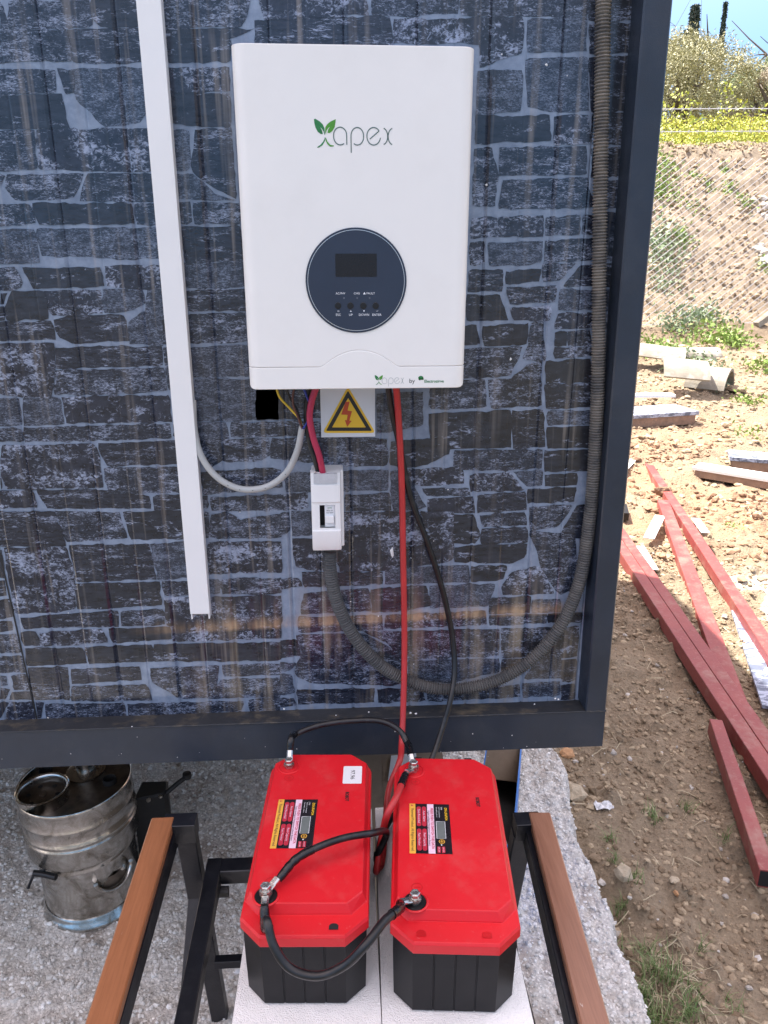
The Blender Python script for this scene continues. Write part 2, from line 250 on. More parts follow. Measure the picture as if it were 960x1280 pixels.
STONES = [[-468,338,-464,332,-462,307,-473,305],[-455,337,-446,340,-347,342,-344,315,-349,311,-417,307,-458,307],[-337,344,-275,345,-275,313,-330,311,-340,324],[-241,345,-116,347,-120,334,-125,324,-131,315,-240,312],
[-474,302,-382,305,-380,267,-438,267,-480,263],[-377,305,-275,308,-273,267,-347,264,-375,267],[-241,307,-147,310,-110,308,-148,296,-149,270,-235,267],[-481,253,-443,254,-405,252,-407,226,-455,224,-486,220],
[-398,254,-378,254,-380,227,-390,224],[-375,255,-272,257,-271,209,-289,188,-337,181,-356,199,-375,218,-379,238],[-238,258,-152,259,-152,230,-238,228],[-487,217,-398,222,-398,192,-393,180,-493,177],
[-239,223,-152,226,-155,183,-202,184,-240,189],[-494,171,-446,173,-447,148,-449,123,-502,119],[-439,173,-267,176,-264,121,-316,120,-443,122],[-241,174,-218,174,-217,135,-224,121,-244,121],
[-204,175,-153,179,-153,82,-185,98,-212,120,-213,135],[-503,112,-496,110,-506,94],[-491,110,-422,114,-381,113,-400,82,-485,78,-497,96],[-371,113,-262,113,-262,77,-388,78],
[-242,113,-214,114,-185,89,-153,80,-239,81],[-510,71,-467,69,-462,46,-514,40],[-459,71,-314,71,-312,46,-454,44],[-306,71,-262,72,-260,44,-305,44],
[-239,74,-222,75,-222,48,-237,45],[-216,73,-149,72,-149,45,-214,45],[-516,32,-466,34,-462,-4,-464,-13,-523,-15],[-458,34,-267,36,-265,-5,-317,-7,-440,-3,-457,-2],
[-236,37,-149,39,-148,-9,-234,-13],[-524,-23,-503,-21,-493,-43,-504,-53,-529,-55],[-488,-23,-371,-23,-368,-48,-476,-51],[-361,-21,-274,-19,-275,-53,-305,-53,-362,-48],
[-239,-17,-146,-15,-146,-48,-170,-52,-237,-52],[-530,-61,-519,-61,-527,-76,-532,-76],[-533,-81,-528,-81,-531,-100,-537,-102],[-509,-59,-464,-59,-462,-84,-462,-99,-523,-100,-526,-89,-517,-68],
[-459,-59,-375,-57,-376,-89,-452,-94,-458,-77],[-368,-55,-310,-58,-306,-75,-333,-86,-369,-89],[-300,-59,-276,-58,-284,-102,-285,-141,-334,-139,-333,-102,-307,-88],[-238,-58,-147,-56,-147,-87,-238,-86],
[-537,-107,-458,-104,-455,-130,-495,-132,-541,-132],[-451,-102,-398,-96,-343,-97,-336,-134,-372,-132,-420,-139,-446,-128],[-279,-97,-271,-97,-271,-140,-282,-140],[-239,-96,-149,-93,-147,-136,-238,-138],
[-542,-140,-459,-139,-460,-165,-470,-209,-476,-225,-525,-223,-554,-218],[-454,-147,-288,-146,-288,-174,-412,-177,-457,-177],[-282,-148,-273,-146,-272,-180,-273,-221,-281,-214],[-239,-149,-147,-145,-148,-193,-236,-194],
[-459,-184,-287,-181,-284,-216,-382,-221,-464,-220],[-556,-228,-529,-229,-529,-270,-563,-273],[-517,-229,-459,-229,-459,-270,-521,-273],[-455,-227,-282,-226,-281,-268,-453,-268],
[-234,-200,-135,-201,-100,-201,-102,-268,-239,-267],[-564,-280,-539,-278,-529,-285,-530,-297,-567,-298],[-523,-279,-285,-275,-284,-295,-404,-299,-523,-300],[-278,-275,-272,-275,-274,-295,-279,-293],
[-237,-273,-191,-274,-187,-297,-237,-299],[-562,-308,-415,-308,-410,-323,-408,-383,-568,-382,-571,-348],[-404,-308,-271,-305,-272,-343,-395,-343],[-400,-350,-271,-350,-270,-393,-396,-393],
[-575,-354,-575,-381,-580,-383],[-580,-386,-529,-387,-524,-415,-585,-416],[-518,-387,-404,-389,-331,-403,-331,-422,-503,-417],[-322,-403,-275,-400,-269,-423,-322,-425],
[-237,-402,-230,-403,-231,-424,-238,-424],[-223,-406,-103,-403,-104,-429,-222,-428],[-587,-425,-497,-427,-485,-487,-596,-486],[-492,-428,-386,-430,-377,-476,-478,-481],
[-376,-430,-272,-430,-271,-479,-367,-479],[-236,-431,-231,-434,-234,-480,-239,-479],[-223,-437,-194,-435,-175,-448,-105,-439,-106,-480,-206,-480,-228,-477],[-588,-493,-486,-494,-477,-537,-484,-611,-526,-618,-588,-616,-589,-540],
[-476,-490,-340,-491,-334,-556,-472,-557],[-335,-491,-272,-488,-274,-555,-327,-557],[-233,-490,-107,-492,-109,-548,-181,-547,-236,-550],[-474,-565,-330,-564,-329,-607,-394,-611,-477,-611],
[-321,-565,-273,-564,-273,-589,-320,-591],[-237,-561,-221,-562,-221,-587,-237,-588],[-215,-562,-110,-562,-111,-591,-215,-589],[-597,-495,-594,-495,-597,-547,-605,-546],
[-607,-554,-598,-554,-600,-581,-611,-583],[-613,-593,-596,-590,-593,-622,-618,-627],[-580,-629,-512,-624,-409,-620,-411,-648,-520,-647,-577,-648],[-400,-619,-327,-619,-327,-647,-402,-648],
[-320,-595,-273,-595,-238,-597,-111,-598,-115,-682,-312,-682,-310,-655,-320,-648],[-619,-635,-600,-635,-600,-650,-622,-654],[-623,-661,-594,-661,-592,-697,-629,-696],[-584,-658,-558,-657,-556,-681,-582,-683],
[-551,-659,-443,-655,-434,-679,-499,-684,-551,-684],[-426,-656,-318,-656,-317,-677,-421,-682],[-581,-691,-481,-693,-477,-723,-583,-724],[-473,-692,-355,-691,-352,-722,-470,-724],
[-347,-691,-115,-693,-117,-728,-349,-723],[-630,-707,-593,-706,-590,-739,-635,-737],[-581,-732,-512,-733,-519,-799,-583,-796],[-504,-737,-382,-736,-380,-761,-506,-765],
[-507,-774,-373,-774,-365,-807,-511,-802],[-359,-740,-235,-739,-241,-777,-267,-805,-308,-805,-356,-772],[-225,-739,-120,-740,-121,-760,-224,-759],[-230,-769,-121,-769,-123,-808,-259,-805,-234,-777],
[-636,-746,-625,-747,-625,-764,-639,-766],[-615,-746,-591,-744,-589,-775,-614,-774],[-640,-772,-624,-776,-635,-794,-644,-794],[-618,-782,-589,-782,-584,-796,-625,-795],
[-645,-803,-631,-803,-648,-834,-650,-834],[-626,-803,-585,-804,-584,-840,-639,-839],[-579,-805,-566,-806,-573,-837,-579,-840],[-561,-810,-417,-815,-417,-840,-563,-839],
[-409,-815,-192,-818,-199,-836,-311,-841,-409,-841],[-179,-814,-123,-813,-124,-839,-178,-840],[-103,-437,-91,-437,-90,-471,-105,-477],[-83,-435,-51,-435,-50,-478,-83,-479],
[-83,-487,-29,-488,-28,-547,-80,-540],[0,-438,202,-442,206,-527,194,-535,78,-550,0,-550,-5,-523],[-109,-565,-80,-563,-72,-577,-110,-583],[-69,-552,74,-556,75,-576,-65,-579],
[85,-550,202,-547,234,-547,237,-577,84,-577],[243,-548,304,-549,300,-574,245,-577],[-67,-594,-17,-592,49,-588,54,-631,-72,-634],[57,-589,157,-585,164,-622,111,-633,59,-634],
[166,-585,284,-586,274,-628,169,-628],[-78,-642,74,-644,76,-672,-79,-671],[85,-644,269,-640,273,-666,82,-668],[279,-613,354,-613,354,-643,280,-644],
[361,-621,412,-619,414,-645,362,-644],[280,-650,387,-650,388,-666,281,-668],[301,-582,319,-562,366,-552,398,-604,304,-605],[211,-511,248,-508,341,-507,337,-530,316,-541,211,-536],
[259,-475,337,-473,341,-500,260,-501],[-114,-690,-82,-689,-80,-721,-116,-725],[-84,-679,38,-680,111,-724,120,-780,95,-792,-61,-780,-90,-759,-75,-716],[43,-677,297,-679,299,-734,124,-735,85,-702],
[305,-679,417,-679,421,-738,309,-738],[128,-742,300,-742,301,-767,212,-790,131,-787],[309,-744,373,-746,347,-775,311,-774],[387,-740,421,-738,425,-788,356,-785],
[-116,-735,-89,-739,-101,-753,-117,-752],[-117,-761,-98,-762,-94,-799,-119,-803],[-86,-798,59,-799,59,-828,-86,-826],[68,-801,152,-801,159,-828,70,-828],
[164,-804,344,-801,347,-827,167,-829],[353,-799,424,-797,426,-826,356,-828],[-119,-814,-95,-815,-92,-829,-120,-831],[214,-117,232,-114,239,-142,215,-145],
[246,-117,319,-112,318,-143,250,-146],[327,-112,344,-109,351,-171,317,-169,323,-144],[368,-126,385,-126,387,-146,369,-147],[390,-126,426,-123,428,-148,393,-147],
[370,-153,432,-152,433,-164,371,-168],[215,-154,310,-151,294,-195,257,-200,217,-200],[357,-176,430,-171,436,-208,359,-210],[259,-206,297,-203,323,-178,346,-177,351,-249,266,-251],
[160,-205,250,-205,255,-250,190,-253,161,-252],[357,-215,434,-213,437,-252,362,-253],[158,-262,296,-259,301,-321,191,-322,165,-320],[304,-259,354,-259,362,-321,309,-324],
[366,-262,438,-260,440,-282,367,-283],[366,-289,440,-288,444,-324,369,-325],[205,-329,356,-330,359,-361,300,-363,206,-361],[365,-331,444,-330,447,-365,367,-367],
[233,-373,300,-370,330,-401,237,-402],[310,-369,360,-366,361,-392,336,-394],[368,-376,422,-374,424,-393,369,-394],[248,-411,331,-406,336,-438,250,-442],
[339,-402,425,-400,422,-424,341,-426],[195,-448,239,-448,252,-483,244,-501,207,-500],[254,-449,333,-444,338,-467,261,-469],[344,-435,421,-433,396,-472,350,-476],
[430,-433,456,-431,462,-499,402,-491],[348,-483,429,-488,443,-592,411,-609,380,-565],[440,-488,461,-489,459,-593,449,-592],[393,-649,456,-649,457,-666,394,-666],
[192,349,259,352,260,335,195,334],[266,353,381,354,380,337,264,334],[295,327,380,333,384,291,297,288],[386,355,453,356,453,332,388,331],
[388,322,453,326,454,290,392,287],[223,259,287,261,290,245,287,207,222,204],[295,275,385,280,394,210,344,207,302,214],[392,279,453,282,455,211,401,208],
[222,198,332,200,338,168,224,162],[344,199,394,201,400,164,347,162],[403,202,453,204,454,164,408,161],[222,153,246,154,257,114,254,71,222,73],
[261,154,395,157,399,121,263,117],[269,108,399,111,415,72,342,69,263,69],[406,155,453,155,454,116,410,115],[418,107,453,109,453,72,421,69],
[221,52,333,56,335,29,221,24],[341,52,393,57,394,32,343,29],[401,57,451,60,451,29,403,32],[220,14,241,17,242,-14,220,-17],
[249,14,336,17,334,-12,304,-17,253,-17],[342,17,452,23,452,-9,343,-12],[341,-19,392,-17,368,-41,344,-43],[219,-28,270,-27,272,-56,219,-59],
[281,-30,333,-26,333,-43,282,-46],[404,-19,452,-17,454,-51,378,-50],[283,-56,363,-52,361,-75,289,-78],[372,-59,454,-58,455,-89,371,-88],
[218,-66,269,-66,285,-104,219,-104],[290,-88,357,-84,355,-105,299,-104],[372,-96,455,-95,457,-119,367,-118],[-101,347,51,350,55,334,-10,329,-95,325],
[63,350,188,352,187,336,99,331,65,334],[-108,320,-22,326,87,328,91,293,-109,290],[96,325,174,327,285,331,287,302,285,286,255,278,222,266,221,299,95,297],[-134,-219,-28,-220,-29,-265,-136,-267],
[-179,-275,-63,-272,-31,-275,-32,-295,-146,-296,-181,-295],[-237,-305,-195,-303,-121,-303,-120,-327,-134,-338,-197,-340,-222,-351],[-111,-303,-35,-302,83,-306,83,-350,18,-351,-115,-334],[69,-227,144,-225,145,-280,69,-294],
[93,-311,146,-307,190,-308,192,-331,147,-351,122,-355,93,-350],[118,-363,216,-359,220,-386,157,-390,124,-386],[-236,-360,-125,-354,-102,-359,-100,-388,-235,-398],[-95,-364,12,-363,86,-362,84,-396,-91,-396],
[93,-365,113,-362,154,-429,98,-436,94,-403],[149,-397,228,-398,233,-410,156,-408],[159,-416,238,-414,242,-442,160,-440],[-114,-405,-59,-401,-57,-425,-84,-429,-116,-428],
[13,-407,86,-404,91,-433,13,-433],[420,-681,451,-677,453,-741,425,-743],[425,-750,453,-748,455,-794,430,-796],[429,-805,455,-803,456,-835,432,-836]]
# ================================================================ MATERIALS
def stain_haze(n,col):
    """rust-coloured band and pale drip streaks, the streaks also painting in reflection haze"""
    x,y,z=n.sep(n.pos)
    zc=n.rng(x,-.45,.45,-.663,-.640)
    d=n.math('ABSOLUTE',n.math('SUBTRACT',z,zc)); up=n.rng(n.math('SUBTRACT',z,zc),0,.09,.75,0)
    band=n.rng(d,.003,.020,1,0); band=n.math('MULTIPLY',band,n.rng(n.math('SUBTRACT',z,zc),-.011,-.005,0,1))
    colm=n.noise(n.comb(n.math('MULTIPLY',x,26),0,n.math('MULTIPLY',z,3)),1.0,3,.6); gate=n.rng(x,-.40,-.2,0,1)
    sp=n.noise(n.pos,90,4,.6)
    f=n.math('MULTIPLY',n.math('MULTIPLY',band,gate),n.rng(colm,.40,.60,.04,.85))
    f=n.math('MULTIPLY',f,n.rng(sp,.3,.6,.55,1))
    col=n.mix(f,col,(.50,.32,.18))
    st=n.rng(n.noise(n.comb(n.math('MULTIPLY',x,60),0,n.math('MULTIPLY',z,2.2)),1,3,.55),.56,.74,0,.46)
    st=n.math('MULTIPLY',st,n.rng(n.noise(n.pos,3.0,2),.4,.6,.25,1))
    col=n.mix(st,col,(.46,.40,.34))  # drip streaks, strengthened to put reflection haze into the colour
    return n.mix(n.math('MULTIPLY',up,n.math('MULTIPLY',gate,n.rng(colm,.5,.66,0,.55))),col,(.45,.36,.25))
def wallbump(n,extra=None):
    x,y,z=n.sep(n.pos)
    h=n.noise(n.comb(n.math('MULTIPLY',x,14),0,n.math('MULTIPLY',z,1.1)),1,2,.5)
    h2=n.noise(n.pos,240,2,.5)
    n.bump(n.math('ADD',n.math('MULTIPLY',h,1.0),n.math('MULTIPLY',h2,.02)),.010,1)
def print_mortar():
    n=NT('printed_mortar'); f=n.noise(n.pos,45,5,.7)
    c=n.mix(n.rng(f,.3,.7),(.145,.185,.255),(.26,.315,.405)); c=stain_haze(n,c); wallbump(n)
    return n.out(c,n.rng(n.noise(n.pos,7,4),.3,.7,.14,.28),Specular_IOR_Level=.5)
def print_stone(i,lo,hi,amt,sc,stretch,dark,light):
    n=NT('printed_slate_%s'%('abcdef'[i])); off=n.math('MULTIPLY',n.rnd,37.0)
    x,y,z=n.sep(n.pos); v=n.comb(n.math('ADD',x,off),off,n.math('MULTIPLY',z,stretch))
    a=n.noise(v,sc,8,.72,.9); b=n.noise(v,sc*.16,3,.6)
    g=n.math('ADD',a,n.math('MULTIPLY',n.math('SUBTRACT',b,.5),amt))
    fl=n.rng(g,lo,hi)
    tone=n.noise(v,sc*.45,5,.6)
    base=n.mix(n.rng(tone,.36,.72),dark,tuple(q*2.2+.008 for q in dark))
    warm=n.math('MULTIPLY',n.rng(n.noise(n.pos,2.3,2),.48,.60,0,.6),n.rng(x,.02,.2))
    base=n.mix(warm,base,(.030,.027,.024))
    c=n.mix(fl,base,n.mix(n.rng(n.noise(n.pos,120,3),.35,.65),tuple(q*.75 for q in light),light))
    c=stain_haze(n,c); wallbump(n)
    return n.out(c,n.rng(n.noise(n.pos,7,4),.3,.7,.14,.30),Specular_IOR_Level=.65)
SL=(.31,.36,.48)
M={}
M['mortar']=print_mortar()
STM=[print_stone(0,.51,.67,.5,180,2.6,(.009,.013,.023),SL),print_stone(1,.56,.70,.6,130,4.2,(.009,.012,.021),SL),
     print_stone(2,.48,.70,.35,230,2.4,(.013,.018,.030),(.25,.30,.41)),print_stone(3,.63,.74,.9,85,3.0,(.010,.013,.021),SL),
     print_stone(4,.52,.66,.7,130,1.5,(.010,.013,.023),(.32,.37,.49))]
M['navy']=plain('navy_painted_steel',(.019,.027,.042),.38,0,.15,12,.0003,500,dirt=(.13,.12,.11),dscale=9,damt=.12)
M['ledge']=plain('dusty_navy_steel',(.024,.026,.030),.6,0,.2,25,.0004,300,dirt=(.20,.16,.10),dscale=20,damt=.6)
M['white_plastic']=plain('white_plastic',(.79,.785,.77),.42,0,.02,10,.0001,700)
M['white_coat']=plain('white_powder_coat',(.82,.80,.76),.36,0,.02,6,.00008,1400,dirt=(.55,.52,.46),dscale=7,damt=.10)
M['disc']=plain('slate_blue_panel',(.020,.031,.056),.42,0,.08,8,.0001,900)
M['silver']=plain('silver_trim',(.62,.63,.64),.3,.8,.05)
M['lcd']=plain('dark_display',(.005,.0035,.005),.3,0,.2,40,0)
M['black']=plain('black_plastic',(.003,.003,.004),.42,0,.2,40,.0003,260)
M['cable']=plain('black_rubber',(.005,.005,.006),.38,0,.2,60,.0002,200,dirt=(.10,.10,.10),dscale=50,damt=.25)
M['shrink']=plain('black_heat_shrink',(.004,.004,.005),.24,0,.3,80,.0012,120)
M['redcable']=plain('red_cable_sheath',(.46,.028,.030),.42,0,.1,40,.0001,300)
M['magenta']=plain('crimson_cable_sheath',(.42,.02,.07),.42,0,.1,40)
M['sheath']=plain('grey_cable_sheath',(.42,.43,.42),.5,0,.05,40)
M['yellow_wire']=plain('yellow_wire',(.62,.42,.03),.5); M['brown_wire']=plain('brown_wire',(.10,.035,.025),.5); M['blue_wire']=plain('blue_wire',(.02,.04,.26),.5)
M['ink']=plain('dark_ink',(.03,.035,.035),.5,0,.05,10,0); M['ink_soft']=plain('grey_green_ink',(.07,.13,.115),.5,0,.05,10,0)
M['ink_pale']=plain('pale_grey_ink',(.33,.37,.36),.5,0,.05,10,0)
M['green']=plain('leaf_green_print',(.075,.30,.025),.5,0,.15,80,0); M['dgreen']=plain('dark_green_print',(.02,.19,.05),.5,0,.2,80,0)
M['white_ink']=plain('white_ink',(.75,.77,.8),.5,0,.02,10,0)
M['yellow']=plain('warning_yellow',(.85,.52,.03),.45,0,.05,30,0); M['warn_red']=plain('warning_red',(.55,.07,.015),.45,0,.05,30,0); M['warn_black']=plain('warning_black',(.016,.015,.014),.45,0,.05,30,0)
M['sign']=plain('sign_white',(.74,.75,.77),.35,0,.03,8,.0001,60)
M['shadow_hole']=plain('dark_recess',(.01,.01,.011),.7,0,.1,10,0)
def red_case():
    n=NT('red_battery_plastic'); f=n.noise(n.obj,9,4); c=n.mix(n.rng(f,.3,.7),(.62,.006,.013),(.68,.009,.018))
    d=n.rng(n.noise(n.obj,120,6,.7),.62,.74,0,.4); c=n.mix(d,c,(.60,.22,.19)); c=n.mix(n.rng(n.noise(n.obj,11,6,.7),.5,.72,0,.22),c,(.50,.20,.17))
    n.bump(n.vor(n.obj,1500),.00010,1); return n.out(c,n.rng(n.noise(n.obj,25,4),.3,.7,.40,.52))
M['red']=red_case()
def black_case():
    n=NT('black_battery_case'); c=n.mix(n.rng(n.noise(n.obj,30,5),.35,.65),(.0035,.004,.005),(.007,.0075,.009))
    c=n.mix(n.rng(n.noise(n.obj,90,6,.7),.66,.77,0,.25),c,(.12,.12,.12)); n.bump(n.vor(n.obj,1100),.00015,1); return n.out(c,.42,Specular_IOR_Level=.28)
M['case']=black_case()
M['lbl_red']=plain('label_red',(.48,.025,.05),.4,0,.05,20,0); M['lbl_pink']=plain('label_pale_pink',(.82,.58,.70),.4,0,.03,20,0)
M['lbl_yellow']=plain('label_yellow',(.78,.42,.06),.4,0,.05,20,0); M['lbl_black']=plain('label_black',(.012,.009,.012),.3,0,.1,20,0)
M['lbl_screen']=plain('grey_green_screen',(.15,.17,.16),.2,0,.1,60,0); M['lbl_ink_red']=plain('label_ink_red',(.5,.02,.06),.4,0,.02,10,0)
M['steel']=plain('galvanised_steel',(.58,.57,.54),.28,1.0,.12,200,.0002,300)
def aac():
    n=NT('aerated_concrete'); c=n.mix(n.rng(n.noise(n.obj,14,6,.65),.3,.7),(.80,.78,.75),(.90,.88,.85))
    c=n.mix(n.rng(n.noise(n.obj,160,3),.62,.7,0,.35),c,(.5,.5,.5))
    n.bump(n.math('ADD',n.vor(n.obj,520),n.noise(n.obj,60,5)),.0010,1); return n.out(c,.95)
M['aac']=aac()
def wood(name,a,b,sc=1):
    n=NT(name); v=n.mp(n.obj,(60*sc,3.2*sc,60*sc)); g=n.noise(v,1,6,.65,1.2); c=n.mix(n.rng(g,.3,.7),a,b)
    c=n.mix(n.rng(n.noise(n.mp(n.obj,(300,14,300)),1,4,.7),.45,.62,0,.22),c,tuple(q*.5 for q in a))
    fl=n.rng(n.noise(n.mp(n.obj,(150,26,150)),1,4,.62),.70,.73,0,.8); c=n.mix(fl,c,(.7,.64,.58))
    n.bump(g,.0004); return n.out(c,.34)
M['wood_l']=wood('orange_brown_slat',(.29,.112,.045),(.39,.155,.066)); M['wood_r']=wood('red_brown_slat',(.25,.115,.068),(.34,.17,.105),.9)
M['frame']=plain('black_painted_steel',(.005,.006,.010),.36,0,.2,20,.0003,300,dirt=(.08,.08,.08),dscale=40,damt=.15)
def stainless():
    n=NT('worn_stainless'); v=n.mp(n.obj,(7,7,60)); f=n.noise(v,1,6,.6); a=n.noise(n.obj,22,6,.68,.8)
    c=n.mix(n.rng(a,.4,.68),(.62,.61,.58),(.24,.215,.175)); n.bump(n.math('ADD',n.math('MULTIPLY',f,.4),n.noise(n.obj,14,2)),.0010,1)
    return n.out(c,n.rng(a,.35,.7,.13,.36),Metallic=1.0)
M['stainless']=stainless()
M['stainless_top']=plain('sooty_stainless',(.20,.17,.14),.36,.9,.5,14,.0006,40,dirt=(.03,.025,.022),dscale=11,damt=.9)
M['soot']=plain('soot_black',(.010,.010,.010),.6)
M['card']=plain('brown_cardboard',(.25,.19,.135),.85,0,.12,16,.0005,90,dirt=(.13,.09,.06),dscale=7,damt=.6)
M['blue']=plain('blue_carton_print',(.035,.20,.62),.42,0,.08,12,.0002,100); M['paper']=plain('white_paper',(.75,.75,.76),.7,0,.03,20,.0002,60)
def redox():
    n=NT('red_oxide_primer'); c=n.mix(n.rng(n.noise(n.obj,5,6,.65),.3,.7),(.22,.038,.036),(.31,.066,.057))
    c=n.mix(n.rng(n.noise(n.obj,70,6,.7),.56,.7,0,.4),c,(.42,.22,.19)); c=n.mix(n.rng(n.noise(n.obj,26,6,.7),.60,.70,0,.6),c,(.12,.04,.03)); c=n.mix(n.rng(n.noise(n.obj,9,7,.7),.50,.66,0,.5),c,(.36,.22,.17))
    n.bump(n.noise(n.obj,140,4),.0006); return n.out(c,.5)
M['redox']=redox()
M['trim_white']=plain('white_trim',(.78,.78,.76),.5,0,.04); M['foam_core']=plain('brown_panel_core',(.26,.17,.12),.85,0,.2,20,.002,50)
def offcut():
    n=NT('printed_offcut_skin'); f=n.noise(n.mp(n.obj,(1,2,2)),16,7,.7,.8); c=n.mix(n.rng(f,.46,.56),(.11,.13,.18),(.42,.47,.58)); return n.out(c,.4)
M['offcut']=offcut()
M['tile']=plain('weathered_cement_tile',(.26,.235,.19),.9,0,.15,14,.002,60,dirt=(.55,.53,.48),dscale=5,damt=.7)
def rubble(name,lo,hi,r=.9):
    n=NT(name); t=n.attr('tint')[2]; c=n.mix(t,lo,hi); c=n.mix(n.rng(n.noise(n.pos,60,4),.35,.7,0,.5),c,tuple(q*.6 for q in lo)); n.bump(n.noise(n.pos,260,4),.0015); return n.out(c,r)
M['gravel']=rubble('grey_gravel',(.54,.515,.47),(.93,.91,.87)); M['clod']=rubble('soil_clods',(.20,.14,.085),(.52,.415,.28)); M['stones']=rubble('loose_stones',(.42,.38,.33),(.72,.69,.64)); M['redclod']=rubble('red_clods',(.24,.14,.085),(.42,.27,.17))
M['tanstone']=rubble('tan_stone',(.42,.35,.25),(.60,.50,.36)); M['orangestone']=rubble('orange_stone',(.58,.33,.17),(.66,.42,.25))
def slabmat():
    n=NT('rough_concrete'); a=n.noise(n.pos,28,7,.72); c=n.mix(n.rng(a,.32,.68),(.58,.55,.50),(.86,.83,.78))
    v=n.vor(n.mp(n.pos,(1,1,1)),130); c=n.mix(n.rng(v,.25,.6,0,.35),c,(.16,.155,.15))
    c=n.mix(n.rng(n.noise(n.pos,6,6,.66),.50,.64,0,.7),c,(.36,.29,.235)); c=n.mix(n.rng(n.noise(n.pos,60,5,.7),.56,.68,0,.8),c,(.13,.115,.10)); n.bump(n.math('ADD',v,n.noise(n.pos,320,4)),.0025,1); return n.out(c,.95)
M['slab']=slabmat()
def soil():
    n=NT('bare_soil'); x,y,z=n.sep(n.pos); a=n.noise(n.pos,3.2,8,.68); b=n.noise(n.pos,34,7,.72)
    c=n.mix(n.rng(a,.32,.68),(.23,.17,.11),(.36,.29,.195)); c=n.mix(n.rng(b,.36,.66,0,.6),c,(.15,.105,.07))
    red=n.math('MULTIPLY',n.rng(n.noise(n.pos,1.1,5,.6),.44,.58),n.math('MULTIPLY',n.rng(y,3.4,4.4),n.rng(y,6.2,7.4,1,0)))
    c=n.mix(n.math('MULTIPLY',red,.65),c,(.38,.22,.13))
    c=n.mix(n.rng(y,10.8,12.2,0,.6),c,n.mix(n.rng(b,.3,.7),(.175,.14,.105),(.32,.265,.205)))
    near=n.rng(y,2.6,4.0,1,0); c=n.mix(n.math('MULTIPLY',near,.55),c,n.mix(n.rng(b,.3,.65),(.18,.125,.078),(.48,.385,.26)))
    white=n.math('MULTIPLY',n.rng(n.noise(n.pos,2.4,5,.6),.50,.56),n.math('MULTIPLY',n.rng(x,1.9,2.05),n.math('MULTIPLY',n.rng(y,2.2,2.4),n.rng(y,3.5,3.9,1,0))))
    c=n.mix(white,c,(.55,.53,.47))
    sp=n.rng(n.vor(n.pos,95),.0,.16,.5,0); c=n.mix(sp,c,(.46,.42,.36))
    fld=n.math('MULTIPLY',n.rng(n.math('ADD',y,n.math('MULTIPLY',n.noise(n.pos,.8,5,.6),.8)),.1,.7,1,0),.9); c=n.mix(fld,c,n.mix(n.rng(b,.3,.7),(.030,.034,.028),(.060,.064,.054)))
    n.bump(n.math('ADD',n.noise(n.pos,70,7,.7),n.math('MULTIPLY',n.vor(n.pos,60),.5)),.014,1); return n.out(c,.97)
M['soil']=soil()
def leafmat(name,a,b,tr=.25):
    n=NT(name); t=n.attr('tint')[2]; c=n.mix(t,a,b); 
    return n.out(c,.55,Subsurface_Weight=0.0,Transmission_Weight=0.0)
M['olive']=leafmat('olive_leaf',(.17,.17,.085),(.50,.48,.27)); M['olive2']=leafmat('grey_green_leaf',(.14,.18,.09),(.40,.45,.25)); M['dry']=leafmat('dry_shrub_leaf',(.22,.19,.13),(.50,.43,.31))
M['cypress']=leafmat('cypress_foliage',(.018,.035,.028),(.05,.08,.055)); M['pine']=leafmat('dark_evergreen_leaf',(.02,.04,.015),(.07,.11,.035))
M['weed']=leafmat('weed_leaf',(.11,.19,.03),(.30,.42,.10)); M['greyweed']=leafmat('thistle_leaf',(.14,.20,.10),(.34,.42,.26)); M['mustard']=leafmat('mustard_bloom',(.30,.40,.05),(.58,.57,.09))
M['grass']=leafmat('grass_blade',(.09,.15,.04),(.24,.33,.12)); M['straw']=leafmat('dry_straw',(.30,.24,.14),(.55,.47,.32))
M['bark']=plain('grey_bark',(.11,.09,.07),.9,0,.3,6,.01,20); M['wire']=plain('galvanised_wire',(.55,.55,.54),.45,.6,.05,10,0)
M['wallside']=plain('container_side_sheet',(.14,.16,.20),.5,0,.1,3,.001,4); M['roof']=plain('roof_sheet',(.35,.36,.38),.5,.2,.1,3,.001,4)
M['mdf']=plain('container_underside',(.09,.07,.05),.8,0,.2,5)

# ================================================================ GROUND
def axis(parts):
    out=[]
    for a,b,s in parts: out+=list(np.arange(a,b,s))
    return np.array(out+[parts[-1][1]])
def sheet(name,xs,ys,h,mat):
    X,Y=np.meshgrid(xs,ys); Z=h(X,Y); nx=len(xs); V=np.stack([X,Y,Z],-1).reshape(-1,3)
    i=np.arange(nx-1)[None]+nx*np.arange(len(ys)-1)[:,None]; F=np.stack([i,i+1,i+nx+1,i+nx],-1).reshape(-1,4)
    return big(name,V,F,mat,None,True)
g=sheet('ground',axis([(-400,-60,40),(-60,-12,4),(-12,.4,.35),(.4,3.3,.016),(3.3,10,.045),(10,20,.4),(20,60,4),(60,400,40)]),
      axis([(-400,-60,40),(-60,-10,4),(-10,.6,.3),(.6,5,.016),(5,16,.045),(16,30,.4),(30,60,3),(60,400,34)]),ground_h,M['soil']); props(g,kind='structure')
def slabf(X,Y): return slab_h(X,Y)
xs=axis([(-4,-1.3,.1),(-1.3,.44,.012),(.44,.80,.008)]); ys=axis([(.1,.7,.03),(.7,2.3,.01),(2.3,6,.06)])
X,Y=np.meshgrid(xs,ys); e=slab_edge(Y); X=np.where(X>.44,.44+(X-.44)/(.36)*(e+.012-.44),X)
Z=slab_h(X,Y); Z=np.where(X>e+.004,-1.80,Z); nx=len(xs); i=np.arange(nx-1)[None]+nx*np.arange(len(ys)-1)[:,None]
s=big('concrete_slab',np.stack([X,Y,Z],-1).reshape(-1,3),np.stack([i,i+1,i+nx+1,i+nx],-1).reshape(-1,4),M['slab'],None,True); props(s,kind='structure')
